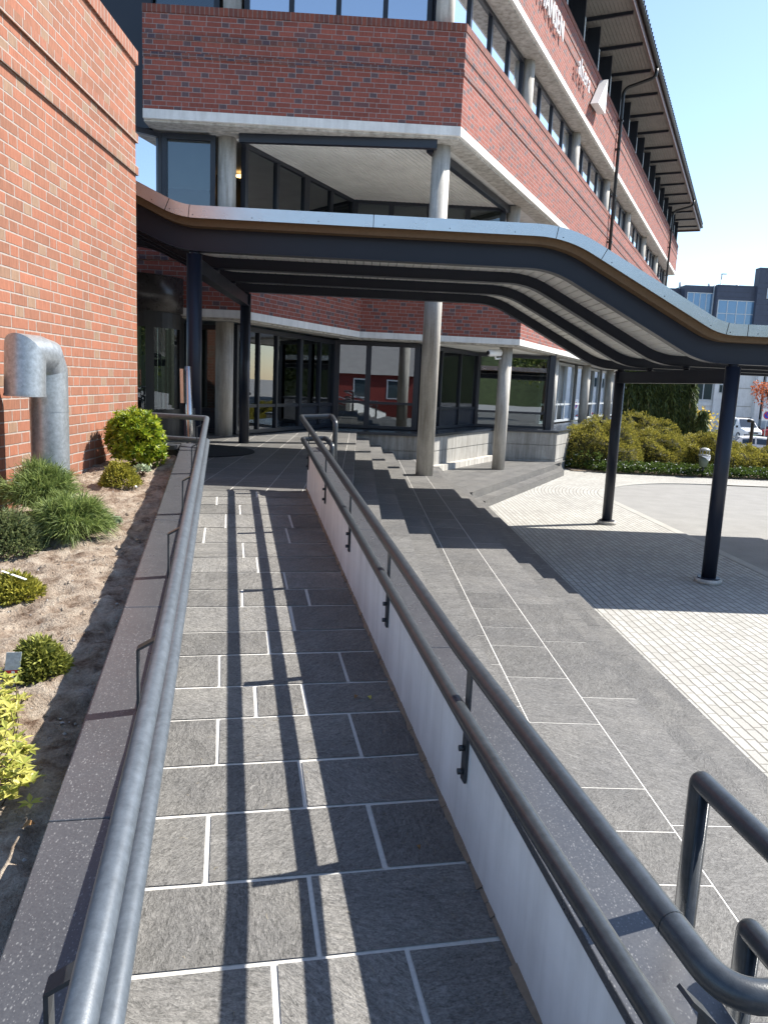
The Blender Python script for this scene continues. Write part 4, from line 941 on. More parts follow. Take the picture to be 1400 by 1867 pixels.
# ================================================================== PLANTS
rg = random.Random(21)
def rv(s=1.0):
    while True:
        v = Vector((rg.uniform(-1, 1), rg.uniform(-1, 1), rg.uniform(-1, 1)))
        if .05 < v.length < 1: return v.normalized()*s
def leafq(mb, p, d, l, w, fold=0.0, up_=None):
    d = d.normalized(); s_ = d.cross(up_ or rv()); 
    if s_.length < 1e-3: s_ = d.orthogonal()
    s_.normalize(); n = s_.cross(d)
    mb.face([p, p+d*l*.45+s_*w*.5+n*fold, p+d*l, p+d*l*.45-s_*w*.5+n*fold])
def needle(mb, p, d, l, w, droop):
    d = d.normalized(); s_ = d.cross(rv()); s_ = s_.normalized()*w*.5; a_ = p+d*l*.55; b_ = p+d*l-Z*droop*l
    mb.face([p-s_, p+s_, a_+s_*.8, a_-s_*.8]); mb.face([a_-s_*.8, a_+s_*.8, b_])
def plant(name, label, cat, p, group=None): return thing(name, label, cat, p, group)
def soilp(q, t): p = RQ*q+RT*t; return Vector((p.x, p.y, soil_z(q, t)))
def twig(mb, a_, b_, r=.004): mb.tube([a_, (a_+b_)/2+rv(.01), b_], [r, r*.8, r*.5], 5)
# broad-leaved globe shrub
def rosette_bush(c, rad, n, l, w, mname, root, low=-.5, per=9, squash=1.0):
    mb, st = MB(), MB()
    for i in range(n):
        d = rv(); d.z = d.z if d.z > low else abs(d.z)*.5; d.normalize()
        lump = 1+.13*math.sin(d.x*7+2)*math.sin(d.y*6+d.z*8)
        rr = rad*lump*(rg.uniform(.55, 1.0) if rg.random() < .4 else rg.uniform(.9, 1.04)); p = c+Vector((d.x*rr, d.y*rr, d.z*rr*squash))
        ax = (d+Z*.5+rv(.35)).normalized(); x = ax.orthogonal().normalized(); y = ax.cross(x); k0 = rg.random()*6
        for k in range(per):
            a_ = k0+k*2.4; el = rg.uniform(.25, .95); ld = x*math.cos(a_)*math.cos(el)+y*math.sin(a_)*math.cos(el)+ax*math.sin(el)
            leafq(mb, p, ld, l*rg.uniform(.7, 1.15), w*rg.uniform(.8, 1.1), .004, ax)
        if i % 4 == 0: twig(st, c-Z*rad*.7, p, .006)
    st.build('stem', M['bark'], root); mb.build('foliage', M[mname], root)
p = soilp(-.81, 7.30); b = plant('evergreen_shrub', 'rounded evergreen shrub with glossy yellow-green leaves at the corner of the wing', 'shrub', p)
rosette_bush(p+Z*.26, .235, 400, .062, .02, 'lf_bright', b, -.75, 10, 1.05)
rosette_bush(p+RQ*.11-RT*.05+Z*.12, .14, 120, .058, .019, 'lf_bright', b, -.6, 9, .9)
rosette_bush(p-RQ*.06-RT*.10+Z*.36, .13, 90, .06, .019, 'lf_bright', b, -.4, 9, .9)
# long-needled dwarf pine with two tufted heads
p = soilp(-1.1, 5.2); b = plant('dwarf_pine', 'dwarf pine with long drooping green needles below the vent pipe', 'shrub', p)
mb, st = MB(), MB()
for (c, rad, n) in ((soilp(-1.20, 5.35)+Z*.17, .20, 130), (soilp(-.93, 4.95)+Z*.08, .19, 130)):
    for i in range(n):
        d = rv(); d.z = abs(d.z)*1.1-.25; d.normalize(); o_ = c+Vector((d.x*rad, d.y*rad, d.z*rad*.85))*rg.uniform(.45, 1)
        twig(st, c-Z*.12, o_, .006); ax = (d+Z*.35).normalized()
        for k in range(46): needle(mb, o_+ax*rg.uniform(-.04, .02), ax+rv(.62), rg.uniform(.09, .15), .0042, rg.uniform(.05, .5))
st.build('stem', M['bark'], b); mb.build('foliage', M['lf_pine'], b)
# scale-leaved junipers: flat sprays
def juniper(root, c, rad, h, n, mname, l=.05, arch=.4):
    mb, st = MB(), MB()
    for i in range(n):
        a_ = rg.random()*6.283; r = rad*math.sqrt(rg.random()); z = h*(1-(r/rad)**2)*rg.uniform(.5, 1.05)
        p = c+Vector((math.cos(a_)*r, math.sin(a_)*r, z)); out_ = Vector((math.cos(a_), math.sin(a_), .55+arch*(1-r/rad)))
        for k in range(13):
            q = p+rv(.022); leafq(mb, q, out_+rv(.9), l*rg.uniform(.35, .8), l*.20)
        if i % 9 == 0: twig(st, c, p, .004)
    st.build('stem', M['bark'], root); mb.build('foliage', M[mname], root)
for lab, q, t, rad, h, n, mm in (('blue-green spreading juniper with short twigs in front of the dwarf pine', -1.25, 4.75, .20, .22, 600, 'lf_jun'),
        ('small golden conifer mound in front of the glossy evergreen shrub', -.83, 6.42, .14, .17, 300, 'lf_gold'),
        ('low golden juniper at the left edge beside a white label stick', -1.03, 3.98, .125, .09, 380, 'lf_gold'),
        ('low olive juniper with a colourful plant tag in front of it', -.715, 3.10, .095, .12, 330, 'lf_olive')):
    p = soilp(q, t); b = plant('juniper', lab, 'shrub', p); juniper(b, p, rad, h, n, mm)
p = soilp(-.74, 5.27); b = plant('sedum_plant', 'small pale green rosette plant on bare soil beside the coping', 'plant', p)
rosette_bush(p+Z*.03, .05, 26, .035, .02, 'lf_pale', b, -.1, 6, .6)
p = soilp(-.71, 6.85); b = plant('sedum_plant', 'small grey-green rosette plant beside the golden conifer mound', 'plant', p)
rosette_bush(p+Z*.04, .06, 24, .045, .024, 'lf_pale', b, -.1, 6, .6)
# yellow azalea with bare stems at the left edge
p = soilp(-.71, 2.50); b = plant('azalea', 'leggy azalea with pale yellow leaves at the left edge', 'shrub', p)
mb, st = MB(), MB()
AZ = []
for _ in range(34):
    dt = rg.uniform(-.50, .40); AZ.append(RT*dt+RQ*(-.285*dt+rg.uniform(-.03, .085)))
for off_ in AZ:
    dx, dy, h_ = off_.x, off_.y, rg.uniform(.05, .19)+SL*off_.dot(RT)
    e = p+Vector((dx, dy, h_)); st.tube([p+Vector((dx*.6, dy*.85, -.03)), p+Vector((dx*.75+rg.uniform(-.03, .03), dy*.9+rg.uniform(-.03, .03), h_*.5)), e], [.0022, .0018, .0012], 5)
    for kk in range(4):
        c = e if kk == 0 else p+Vector((dx+rg.uniform(-.03, .03), dy+rg.uniform(-.03, .03), h_*rg.uniform(.15, .8))); k0 = rg.random()*6
        for k in range(6):
            a_ = k0+k*1.047; el = rg.uniform(-.1, .6); leafq(mb, c, Vector((math.cos(a_)*math.cos(el), math.sin(a_)*math.cos(el), math.sin(el))), rg.uniform(.022, .046), .017, .004, Z)
st.build('stem', M['bark'], b); mb.build('foliage', M['lf_azal'], b)
p = soilp(-.79, 3.0); b = plant('plant_tag', 'colourful printed plant tag with red edge stuck in the soil', 'tag', p)
mb = MB(); mb.box(p+Vector((-.03, 0, .05)), (.052, .012, 0), (0, .002, 0), (.012, 0, .085)); mb.build('card', M['tag_face'], b)
mb = MB(); mb.box(p+Vector((-.0292, -.0012, .05)), (.052, .012, 0), (0, .001, 0), (.0018, 0, .013)); mb.build('red_edge', M['sign_red'], b)
mb = MB(); mb.box(p+Vector((-.008, .004, -.03)), (.012, 0, 0), (0, .002, 0), (.004, 0, .09)); mb.build('stake', M['sign_white'], b)
for lab, q, t, v_ in (('white label stick lying over the low golden juniper', -1.02, 3.95, Vector((.13, -.05, -.02))), ('clear label stick lying on soil by the small golden conifer mound', -.70, 6.3, Vector((.05, -.12, 0)))):
    p = soilp(q, t)+Z*(.11 if 'white' in lab else .03); mb = MB(); mb.bar(p-v_*.5, p+v_*.6, .014, .003); tag(mb.build('label_stick', M['sign_white']), lab, 'label stick')
def flat_leaf(name, lab, p, m, l=.035, rot=0.4):
    mb = MB(); d = Vector((math.cos(rot), math.sin(rot), .12)); s_ = Vector((-d.y, d.x, 0)); n_ = 5
    for k in range(n_):
        a0, a1 = k/n_, (k+1)/n_; w0, w1 = .42*math.sin(a0*math.pi)*l, .42*math.sin(a1*math.pi)*l; z0, z1 = .012*math.sin(a0*3), .012*math.sin(a1*3)
        mb.face([p+d*l*a0-s_*w0+Z*z0, p+d*l*a1-s_*w1+Z*z1, p+d*l*a1+s_*w1+Z*z1, p+d*l*a0+s_*w0+Z*z0])
    return tag(mb.build(name, m), lab, 'leaf')
flat_leaf('fallen_leaf', 'curled brown leaf on the soil near the planter coping', soilp(-.53, 2.05)+Z*.012, M['leaf_dry'], .035)
def onramp(px, py):
    d = RW @ Vector((px-700, py-933.5, FPX)); k = (rz(0)-CAM_H)/(d.z-SL*d.dot(RT)); return Vector((0, 0, CAM_H))+d*k+Z*.006
flat_leaf('fallen_leaf', 'yellow leaf on the shaded ramp slab', onramp(676, 1278), M['leaf_yel'], .026, 2.2)
flat_leaf('fallen_leaf', 'small brown leaf on the ramp beside the yellow leaf', onramp(646, 1276), M['leaf_dry'], .026, .9)
flat_leaf('fallen_leaf', 'orange leaf lying on the shaded ramp nearest the camera', onramp(765, 1553), M['leaf_dry'], .018, 2.0)
# pebbles and clods on the soil
mb = MB()
for i in range(2600):
    q, t = -.45-1.9*rg.random()**1.1, rg.uniform(.6, 7.6); p = soilp(q, t); r = rg.uniform(.003, .009)*(1.6 if rg.random() < .08 else 1)
    k = [p+Vector((r*rg.uniform(.7, 1.3)*a_, r*rg.uniform(.7, 1.3)*b_, r*rg.uniform(.5, 1)*c_)) for a_, b_, c_ in ((1, 0, 0), (0, 1, 0), (-1, 0, 0), (0, -1, 0), (0, 0, 1))]
    mb.m = 0 if rg.random() < .3 else 1
    for a_, b_ in ((0, 1), (1, 2), (2, 3), (3, 0)): mb.face([k[a_], k[b_], k[4]])
for i in range(700):
    q, t = -.46-1.9*rg.random()**1.1, rg.uniform(.6, 7.6); p = soilp(q, t)-Z*.004; r = rg.uniform(.008, .022); mb.m = 1; rp_ = [p+Vector((r*rg.uniform(.6, 1.3)*math.cos(k*1.047), r*rg.uniform(.6, 1.3)*math.sin(k*1.047), 0)) for k in range(6)]; tp = p+Vector((rg.uniform(-.3, .3)*r, rg.uniform(-.3, .3)*r, r*rg.uniform(.5, 1.0)))
    for k in range(6): mb.face([rp_[k], rp_[(k+1) % 6], tp])
tag(mb.build('pebbles', [M['stone'], M['soil']]), kind='stuff')
# clumps of dry grass fibre and needles on the ramp
mb = MB()
for i in range(420):
    q, t = rg.uniform(QL+.1, QR-.02), rg.uniform(.3, 7); 
    if rg.random() < .5: q = QR-.02-abs(rg.gauss(0, .12))
    p = qt(q, t, .0065); a_ = rg.random()*6.28; l = rg.uniform(.01, .035); d = Vector((math.cos(a_), math.sin(a_), 0)); s_ = Vector((-d.y, d.x, 0)); c = rg.uniform(-.4, .4)
    m_ = p+d*l*.5+s_*l*c; e = p+d*l; w_ = s_*.0006; e.z = p.z+SL*(e-p).dot(RT); m_.z = p.z+SL*(m_-p).dot(RT)
    mb.face([p-w_, m_-w_, m_+w_, p+w_]); mb.face([m_-w_, e-w_, e+w_, m_+w_])
tag(mb.build('plant_litter', plain('dry_litter', (.30, .25, .16), .9, 60)), kind='stuff')
# ================================================================== SHRUB BED AND TREES ON THE RIGHT
def mound(lab, c, rx, ry, h, n, seed, mname='lf_shrub', l=.062, core=True):
    rr = random.Random(seed); b = plant('clipped_shrub', lab, 'shrub', (c[0], c[1], 0), 'clipped golden shrubs in the bed')
    mb = MB(); ph = [rr.uniform(0, 6) for _ in range(6)]
    lump = lambda a_, e: 1+.08*math.sin(a_*3+ph[0])+.06*math.sin(a_*5+e*6+ph[1])+.05*math.sin(e*9+ph[2]+a_*2)
    for i in range(n):
        a_ = rr.random()*6.2832; sz = rr.random()**.8; e = math.asin(sz); k = lump(a_, e)*(rr.uniform(.965, 1.02) if rr.random() < .85 else rr.uniform(.86, .96))
        d = Vector((math.cos(a_)*math.cos(e), math.sin(a_)*math.cos(e), sz)); p = Vector((c[0]+d.x*rx*k, c[1]+d.y*ry*k, h*(d.z**.85)*k+.02))
        ax = Vector((d.x, d.y, d.z*1.2+.25)).normalized()
        for q in range(4): leafq(mb, p+rv(.035), ax+rv(.7), l*rr.uniform(.55, 1.15), l*.42)
    mb.build('foliage', M[mname], b)
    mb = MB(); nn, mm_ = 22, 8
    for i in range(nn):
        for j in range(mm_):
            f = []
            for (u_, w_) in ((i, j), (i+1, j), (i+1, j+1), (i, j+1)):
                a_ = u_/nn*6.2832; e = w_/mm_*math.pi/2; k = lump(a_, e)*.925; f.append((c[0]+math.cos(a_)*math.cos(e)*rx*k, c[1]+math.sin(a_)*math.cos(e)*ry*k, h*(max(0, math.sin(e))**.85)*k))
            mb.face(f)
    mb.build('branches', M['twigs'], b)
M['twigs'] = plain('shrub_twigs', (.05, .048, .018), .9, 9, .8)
for i, (lab, x, y, rx, ry, h, n) in enumerate((
    ('broad golden-green clipped shrub at the left end of the bed beside the concrete plinth', 6.5, 23.9, 1.28, 1.25, 1.36, 5200),
    ('golden clipped shrub directly behind the slim left canopy post', 8.45, 24.5, 1.05, 1.1, 1.12, 4200),
    ('dark-sided clipped shrub at the back of the bed below the conifers', 8.5, 26.5, 1.6, 1.1, 1.48, 4400),
    ('golden clipped shrub behind the litter bin', 10.15, 24.5, 1.12, 1.15, 1.08, 4400),
    ('golden clipped shrub at the right end of the bed behind the thick canopy post', 11.55, 24.6, 1.25, 1.25, .74, 4600),
    ('low golden clipped shrub cut by the right edge of the photo', 13.6, 23.8, 1.1, 1.0, .34, 2200))): mound(lab, (x, y), rx, ry, h, n, 40+i)
mb = MB(); fl = MB()
for i in range(5200):
    x = rg.uniform(5.35, 14.2); y0 = 22.15+.02*(x-9)**2*.3+(.9*max(0, 6.2-x)); y = y0+abs(rg.gauss(0, .45)); z = .30*math.exp(-((y-y0-.5)/.6)**2)*rg.uniform(.2, 1)+.02
    if x < 6.3 and rg.random() < .5: y = y0+rg.uniform(0, 1.6); z = rg.uniform(.05, .55)
    p = Vector((x, y, z))
    for k in range(3): leafq(mb, p+rv(.03), Vector((rg.uniform(-1, 1), -.8, .6))+rv(.6), rg.uniform(.05, .09), .05)
    if rg.random() < .10:
        for k in range(2): leafq(fl, p+Vector((0, -.05, .06))+rv(.02), rv(), .032, .03)
tag(mb.build('ground_cover', M['lf_ivy']), kind='stuff'); tag(fl.build('ground_cover_flowers', M['petal']), kind='stuff')
mb = MB(); mb.box((5.4, 22.3, -.04), (9.2, .1, 0), (0, 6, 0), (0, 0, .07)); struct(mb.build('planting_bed', M['soil']))
def thuja(lab, x, y, r, h, n, seed, grp=None):
    rr = random.Random(seed); b = plant('columnar_conifer', lab, 'tree', (x, y, gz(y)), grp); mb = MB(); z0 = gz(y)
    for i in range(n):
        z = rr.random()**.9; a_ = rr.random()*6.283; rad = r*(1-.75*z**2.2)*(1+.16*math.sin(a_*4+seed)+.12*math.sin(z*17+a_*3+seed))*rr.uniform(.75, 1.04)
        p = Vector((x+math.cos(a_)*rad, y+math.sin(a_)*rad, z0+.1+z*h)); o_ = Vector((math.cos(a_), math.sin(a_), 0))
        for k in range(4): leafq(mb, p+rv(.03), o_*.45+Vector((0, 0, -1.0))+rv(.45), rr.uniform(.10, .26), .045)
    mb.build('crown', M['lf_thuja'], b)
    mb = MB(); mb.tube([(x, y, z0), (x, y, z0+h*.85)], [r*.5, r*.12], 10); mb.build('trunk', M['twigs'], b)
orders = ['leftmost', 'second from left', 'third from left', 'fourth from left', 'fifth from left', 'sixth from left', 'rightmost']
for i, o_ in enumerate(orders): thuja('%s dark columnar conifer in the tall row behind the golden shrubs' % o_, 9.2+.40*i, 30.2+.1*(i % 2), .37, 4.5-.12*i, 1500, i+1, 'row of dark columnar conifers')
thuja('small bright-edged cone conifer just right of the tall conifer row', 11.95, 29.6, .30, 2.15, 900, 31)
thuja('slim conifer with bare gaps between the cone conifer and the white building', 12.0, 31.0, .26, 2.9, 500, 33)
def tree(name, lab, x, y, h, cr, n, mname, seed, leafl=.12, zc=None, gaps=.5):
    rr = random.Random(seed); z0 = gz(y); b = plant(name, lab, 'tree', (x, y, z0)); tr = MB(); mb = MB(); zc = zc or h-cr
    tr.tube([(x, y, z0-.1), (x+.05, y, z0+zc*.6), (x, y+.05, z0+h*.9)], [h*.028, h*.02, .01], 10); cl = []
    for k in range(16):
        d = Vector((rr.gauss(0, 1), rr.gauss(0, 1), rr.gauss(0, .7))).normalized(); c = Vector((x, y, z0+zc))+Vector((d.x*cr, d.y*cr, d.z*cr*.85))*rr.uniform(.35, .85); cl.append((c, cr*rr.uniform(.25, .5)))
        tr.tube([(x, y, z0+zc*rr.uniform(.5, .95)), (c+Vector((x, y, z0+zc)))*.5+Vector((0, 0, -.1)), c], [h*.011, h*.007, .006], 6)
    for i in range(n):
        c, r = cl[i % len(cl)]; d = Vector((rr.gauss(0, 1), rr.gauss(0, 1), rr.gauss(0, 1))).normalized(); p = c+d*r*rr.random()**.4
        leafq(mb, p, d+Vector((0, 0, -.2))+rv(.8), leafl*rr.uniform(.6, 1.2), leafl*.6)
    tr.build('trunk', M['bark'], b); mb.build('crown', M[mname], b)
tree('young_tree', 'young tree with yellow spring leaves between the conifers and the white building', 12.9, 33.0, 3.6, 1.0, 900, 'lf_yellow', 5, .13, 2.55)
tree('red_leaved_tree', 'red-leaved tree cut by the right edge in front of the white building', px2(1412, 720, 44)[0], 44.0, 5.6, 1.5, 1700, 'lf_red', 8, .14, 4.1)
# litter bin
bn = thing('litter_bin', 'green litter bin with a grey domed lid in front of the golden shrubs', 'bin', (9.15, 22.25, 0))
mb = MB(); mb.cyl((9.15, 22.25, 0), .03, .35, 10); mb.build('post', M['black'], bn)
mb = MB(); mb.tube([(9.15, 22.25, .30), (9.15, 22.25, .62)], [.105, .15], 16); mb.build('body', M['bin_green'], bn)
mb = MB(); mb.tube([(9.15, 22.25, .62), (9.15, 22.25, .66)], [.165, .165], 16); mb.tube([(9.15, 22.25, .78), (9.15, 22.25, .81), (9.15, 22.25, .845), (9.15, 22.25, .86)], [.15, .14, .09, .02], 16)
for k in range(4): mb.cyl((9.15+.13*math.cos(k*1.57+.78), 22.25+.13*math.sin(k*1.57+.78), .66), .014, .12, 6)
M['lid'] = paint('lid_grey', (.26, .27, .26), .5); mb.build('lid', M['lid'], bn)
mb = MB(); mb.face([(9.00, 22.08, .63), (9.28, 22.10, .63), (9.22, 22.09, .50), (9.14, 22.09, .57)]); mb.face([(9.22, 22.09, .50), (9.28, 22.10, .63), (9.32, 22.2, .62), (9.29, 22.17, .5)]); mb.build('bag_edge', M['sign_white'], bn)
bl = thing('bollard_light', 'dark bollard light with a hooked head among the shrubs at right', 'bollard light', (12.7, 27.2, 0))
mb = MB(); mb.tube(fillet([(12.75, 27.2, -.1), (12.75, 27.2, 1.55), (12.55, 27.15, 1.55)], .09, 6), .06, 12); mb.build('tube', M['black'], bl)
# vehicles ------------------------------------------------------------------------------------------------
def loft(mb, secs, axis_o, ax, ay, closed=True):
    """secs: list of (x along, [(y,z)...]) -> skin"""
    P = [[axis_o+ax*x+ay*y+Z*z for (y, z) in pr] for x, pr in secs]; n = len(P[0])
    for i in range(len(P)-1):
        for k in range(n-1): mb.face([P[i][k], P[i+1][k], P[i+1][k+1], P[i][k+1]], None, False)
    mb.face([p for p in P[0]]); mb.face([p for p in reversed(P[-1])])
def car(name, lab, cat, o, ax, sc, L_, W_, prof, hood, mcol, win, wheels, plate=True):
    """prof: body stations (x, half width, z bottom, z shoulder); win: glasshouse stations (x, half width, z)"""
    root = thing(name, lab, cat, o); o = Vector(o); ax = Vector(ax).normalized()*sc; ay = Vector((-ax.y, ax.x, 0)); zz = lambda z: z*sc
    mb = MB(); secs = []
    for (x, hw, zb, zs) in prof: secs.append((x, [(-hw*.96, zz(zb)), (-hw, zz(zb+.18)), (-hw, zz(zs-.14)), (-hw*.93, zz(zs)), (hw*.93, zz(zs)), (hw, zz(zs-.14)), (hw, zz(zb+.18)), (hw*.96, zz(zb))]))
    loft(mb, secs, o, ax, ay)
    secs = [(x, [(-hw, zz(z0)), (-hw*.86, zz(z1-.04)), (-hw*.76, zz(z1)), (hw*.76, zz(z1)), (hw*.86, zz(z1-.04)), (hw, zz(z0))]) for (x, hw, z0, z1) in win]; loft(mb, secs, o, ax, ay); mb.build('body', M[mcol], root, .03*sc)
    # windows: windscreen, rear window, side windows proud of the glasshouse
    g_ = MB(); (x0, h0, a0, b0), (x1, h1, a1, b1) = win[0], win[1]; (x2, h2, a2, b2), (x3, h3, a3, b3) = win[-2], win[-1]
    pt = lambda x, y, z: o+ax*x+ay*y+Z*zz(z)
    lift = Z*.012*sc
    def quadp(A_, B_, C_, D_, k=.07): c = (A_+B_+C_+D_)/4; return [c+(p-c)*(1-k) for p in (A_, B_, C_, D_)]
    q = quadp(pt(x0, -h0, b0), pt(x0, h0, b0), pt(x1, h1*.76, b1), pt(x1, -h1*.76, b1), .10); nrm = (q[1]-q[0]).cross(q[2]-q[1]).normalized(); s_ = 1 if nrm.dot(-ax) > 0 else -1
    g_.face([p+nrm*s_*.02*sc for p in q]); g_.build('windscreen', M['car_glass'], root)
    g_ = MB(); q = quadp(pt(x3, -h3, b3), pt(x3, h3, b3), pt(x2, h2*.76, b2), pt(x2, -h2*.76, b2), .10); nrm = (q[1]-q[0]).cross(q[2]-q[1]).normalized(); s_ = 1 if nrm.dot(ax) > 0 else -1
    g_.face([p+nrm*s_*.02*sc for p in q]); g_.build('rear_window', M['car_glass'], root)
    for sd_ in (-1, 1):
        g_ = MB(); y_ = lambda h_, f_: sd_*(h_*(1-.14*f_)+.012)
        for (xa, ha, aa, ba), (xb, hb_, ab, bb) in zip(win[1:-2], win[2:-1]):
            za, zb = aa+.08, ba-.12; d_ = (xb-xa)
            g_.face([pt(xa+.05, y_(ha, .1), za), pt(xb-.05, y_(hb_, .1), ab+.08), pt(xb-.05, y_(hb_, .9), bb-.12), pt(xa+.05, y_(ha, .9), zb)])
        g_.build('side_window', M['car_glass'], root)
    for x, sd_ in wheels:
        r = .33*sc; c = pt(x, sd_*(prof[2][1]-.06), .33); wv_ = ay.normalized()*sd_
        mb = MB(); mb.tube([c-wv_*.10*sc, c-wv_*.09*sc, c+wv_*.07*sc, c+wv_*.08*sc], [r*.85, r, r, r*.85], 22); wh = mb.build('wheel', M['black'], root)
        mb = MB(); mb.tube([c+wv_*.081*sc, c+wv_*.09*sc], [r*.62, r*.55], 16); mb.build('rim', M['galv'], wh)
    return root, pt
# white van facing the camera
vx_, _ = px2(1373, 790, 70.0); vo = Vector((vx_, 70.0, gz(70)-.04)); va = Vector((.06, 1, 0)); va = Vector((-.10, 1.0, 0))
vr, pt = car('parked_van', 'white van with a dark lower bumper parked in front of the white building', 'van', vo, va, 1.0, 4.7, 1.9,
    [(0, .78, .28, .80), (.12, .90, .25, .92), (.9, .94, .24, 1.08), (2.2, .95, .24, 1.12), (4.2, .95, .24, 1.12), (4.7, .93, .3, 1.1)], 0, 'car_white',
    [(.75, .90, 1.05, 1.09), (1.55, .90, 1.1, 1.86), (2.6, .91, 1.1, 1.93), (4.3, .91, 1.1, 1.92), (4.66, .90, 1.1, 1.15)], [(.85, -1), (.85, 1), (3.9, -1), (3.9, 1)])
mb = MB(); mb.box(pt(-.06, -.84, .25), pt(0, 1.68, 0)-pt(0, 0, 0), pt(.12, 0, 0)-pt(0, 0, 0), (0, 0, .27)); mb.build('bumper', M['black'], vr, .02)
mb = MB(); mb.box(pt(-.03, -.45, .60), pt(0, .9, 0)-pt(0, 0, 0), pt(.05, 0, 0)-pt(0, 0, 0), (0, 0, .11)); mb.build('grille', M['black'], vr)
mb = MB(); mb.box(pt(-.075, -.26, .42), pt(0, .52, 0)-pt(0, 0, 0), pt(.01, 0, 0)-pt(0, 0, 0), (0, 0, .09)); mb.build('number_plate', M['plate_green'], vr)
for sd_ in (-1, 1):
    mb = MB(); c = pt(.09, sd_*.68, .70); mb.box(c-Vector((.13, 0, .07)), (.26, 0, 0), (0, .06, 0), (0, 0, .14)); mb.build('headlight', M['car_grey'], vr, .02)
    mb = MB(); c = pt(.95, sd_*1.06, 1.16); mb.box(c-Vector((.1, .03, .1)), (.2, 0, 0), (0, .08, 0), (0, 0, .2)); mb.build('mirror', M['black'], vr, .03)
mb = MB(); mb.box(pt(1.8, -.7, 1.94), pt(0, 1.4, 0)-pt(0, 0, 0), pt(.06, 0, 0)-pt(0, 0, 0), (0, 0, .06)); mb.build('roof_bar', M['black'], vr)
HATCH = [(0, .70, .25, .62), (.15, .82, .2, .74), (1.1, .88, .18, .92), (2.4, .89, .18, .96), (3.7, .88, .2, .96), (4.05, .80, .26, .86)]
HWIN = [(.95, .80, .90, .94), (1.75, .76, .92, 1.43), (2.5, .76, .94, 1.47), (3.3, .76, .94, 1.40), (3.85, .78, .92, .96)]
WH = [(.75, -1), (.75, 1), (3.3, -1), (3.3, 1)]
car('parked_car', 'white car parked low behind the shrubs at the right edge', 'car', (px2(1442, 830, 47)[0], 46.4, gz(47)-.04), (-1, .22, 0), 1.0, 4.05, 1.7, HATCH, 0, 'car_white', HWIN, WH)
car('parked_car', 'red car mostly hidden behind the white van', 'car', (px2(1380, 790, 76)[0], 75.5, gz(60)), (1, .1, 0), 1.0, 4.05, 1.7, HATCH, 0, 'car_red', HWIN, WH)
car('parked_car', 'pale grey car partly hidden behind the cone conifer', 'car', (px2(1279, 780, 50)[0], 50.0, gz(46)), (.15, 1, 0), 1.0, 4.05, 1.7, HATCH, 0, 'car_grey', HWIN, WH)
# no-stopping sign on a post
SY = 60.0; x, zc_ = px2(1398, 757, SY); ps = thing('parking_sign', 'no-parking sign, blue disc with red ring on a white board on a grey post', 'traffic sign', (x, SY, gz(SY)))
y = SY; mb = MB(); mb.cyl((x, y, gz(SY)-.1), .035, zc_+.5-gz(SY), 10); mb.build('post', M['galv'], ps)
mb = MB(); mb.box((x-.40, y-.07, zc_-.42), (.80, 0, 0), (0, .03, 0), (0, 0, .92)); mb.build('board', M['sign_white'], ps)
mb = MB(); mb.tube([(x, y-.072, zc_), (x, y-.08, zc_)], .30, 28); mb.build('red_ring', M['sign_red'], ps)
mb = MB(); mb.tube([(x, y-.081, zc_), (x, y-.085, zc_)], .235, 28); mb.build('blue_disc', M['sign_blue'], ps)
mb = MB(); a_ = Vector((x-.2, y-.09, zc_+.2)); b_ = Vector((x+.2, y-.09, zc_-.2)); mb.bar(a_, b_, .006, .06, (0, -1, 0)); mb.bar(a_, b_, .06, .006, (0, -1, 0)); mb.build('red_bar', M['sign_red'], ps)
# white building behind ------------------------------------------------------------------------------------
WY = 78.0; gw = gz(62)-.1
bx, bz_ = px2(1390, 754, WY); bs = thing('blue_sign', 'small blue and white sign on the wall beside the van', 'sign', (bx, WY, bz_)); mb = MB(); mb.box((bx-.18, WY-.45, bz_-.1), (.36, 0, 0), (0, .04, 0), (0, 0, .45)); mb.build('board', M['sign_blue'], bs)
mb = MB(); mb.box((bx-.12, WY-.456, bz_-.08), (.22, 0, 0), (0, .005, 0), (0, 0, .16)); mb.build('symbol', M['sign_white'], bs)
wb = thing('white_building', 'white rendered building with large dark windows behind the conifers and the van', 'building', (32, WY+6, gw))
def facade_window(root, x, y, z, w, h, n=1, nz=1, fm='frame_pale', gm='pane_dark', d=.14):
    mb = MB(); fw = .09
    mb.box((x, y-.10, z), (w, 0, 0), (0, d, 0), (0, 0, fw)); mb.box((x, y-.10, z+h-fw), (w, 0, 0), (0, d, 0), (0, 0, fw))
    for i in range(n+1): mb.box((x+(w-fw)*i/n, y-.09, z+fw+.001), (fw, 0, 0), (0, d, 0), (0, 0, h-2*fw-.002))
    for j in range(1, nz): mb.box((x+fw, y-.08, z+h*j/nz-.04), (w-2*fw, 0, 0), (0, d-.02, 0), (0, 0, .08))
    f = mb.build('window', M[fm], root); mb = MB(); mb.box((x+.02, y-.045, z+.02), (w-.04, 0, 0), (0, .03, 0), (0, 0, h-.04)); mb.build('pane', M[gm], f)
def win_px(root, xa, ya, xb, yb, y, **k):
    x0, z1 = px2(xa, ya, y); x1, z0 = px2(xb, yb, y); facade_window(root, x0, y, z0, x1-x0, z1-z0, **k)
M['pane_dark'] = paint('reflecting_pane', (.03, .045, .055), .04, 0, 0, 1.0)
M['pane_blue'] = paint('blue_pane', (.10, .20, .34), .05, .25, 0, 1.0)
X = lambda px, yy=WY: px2(px, 740, yy)[0]
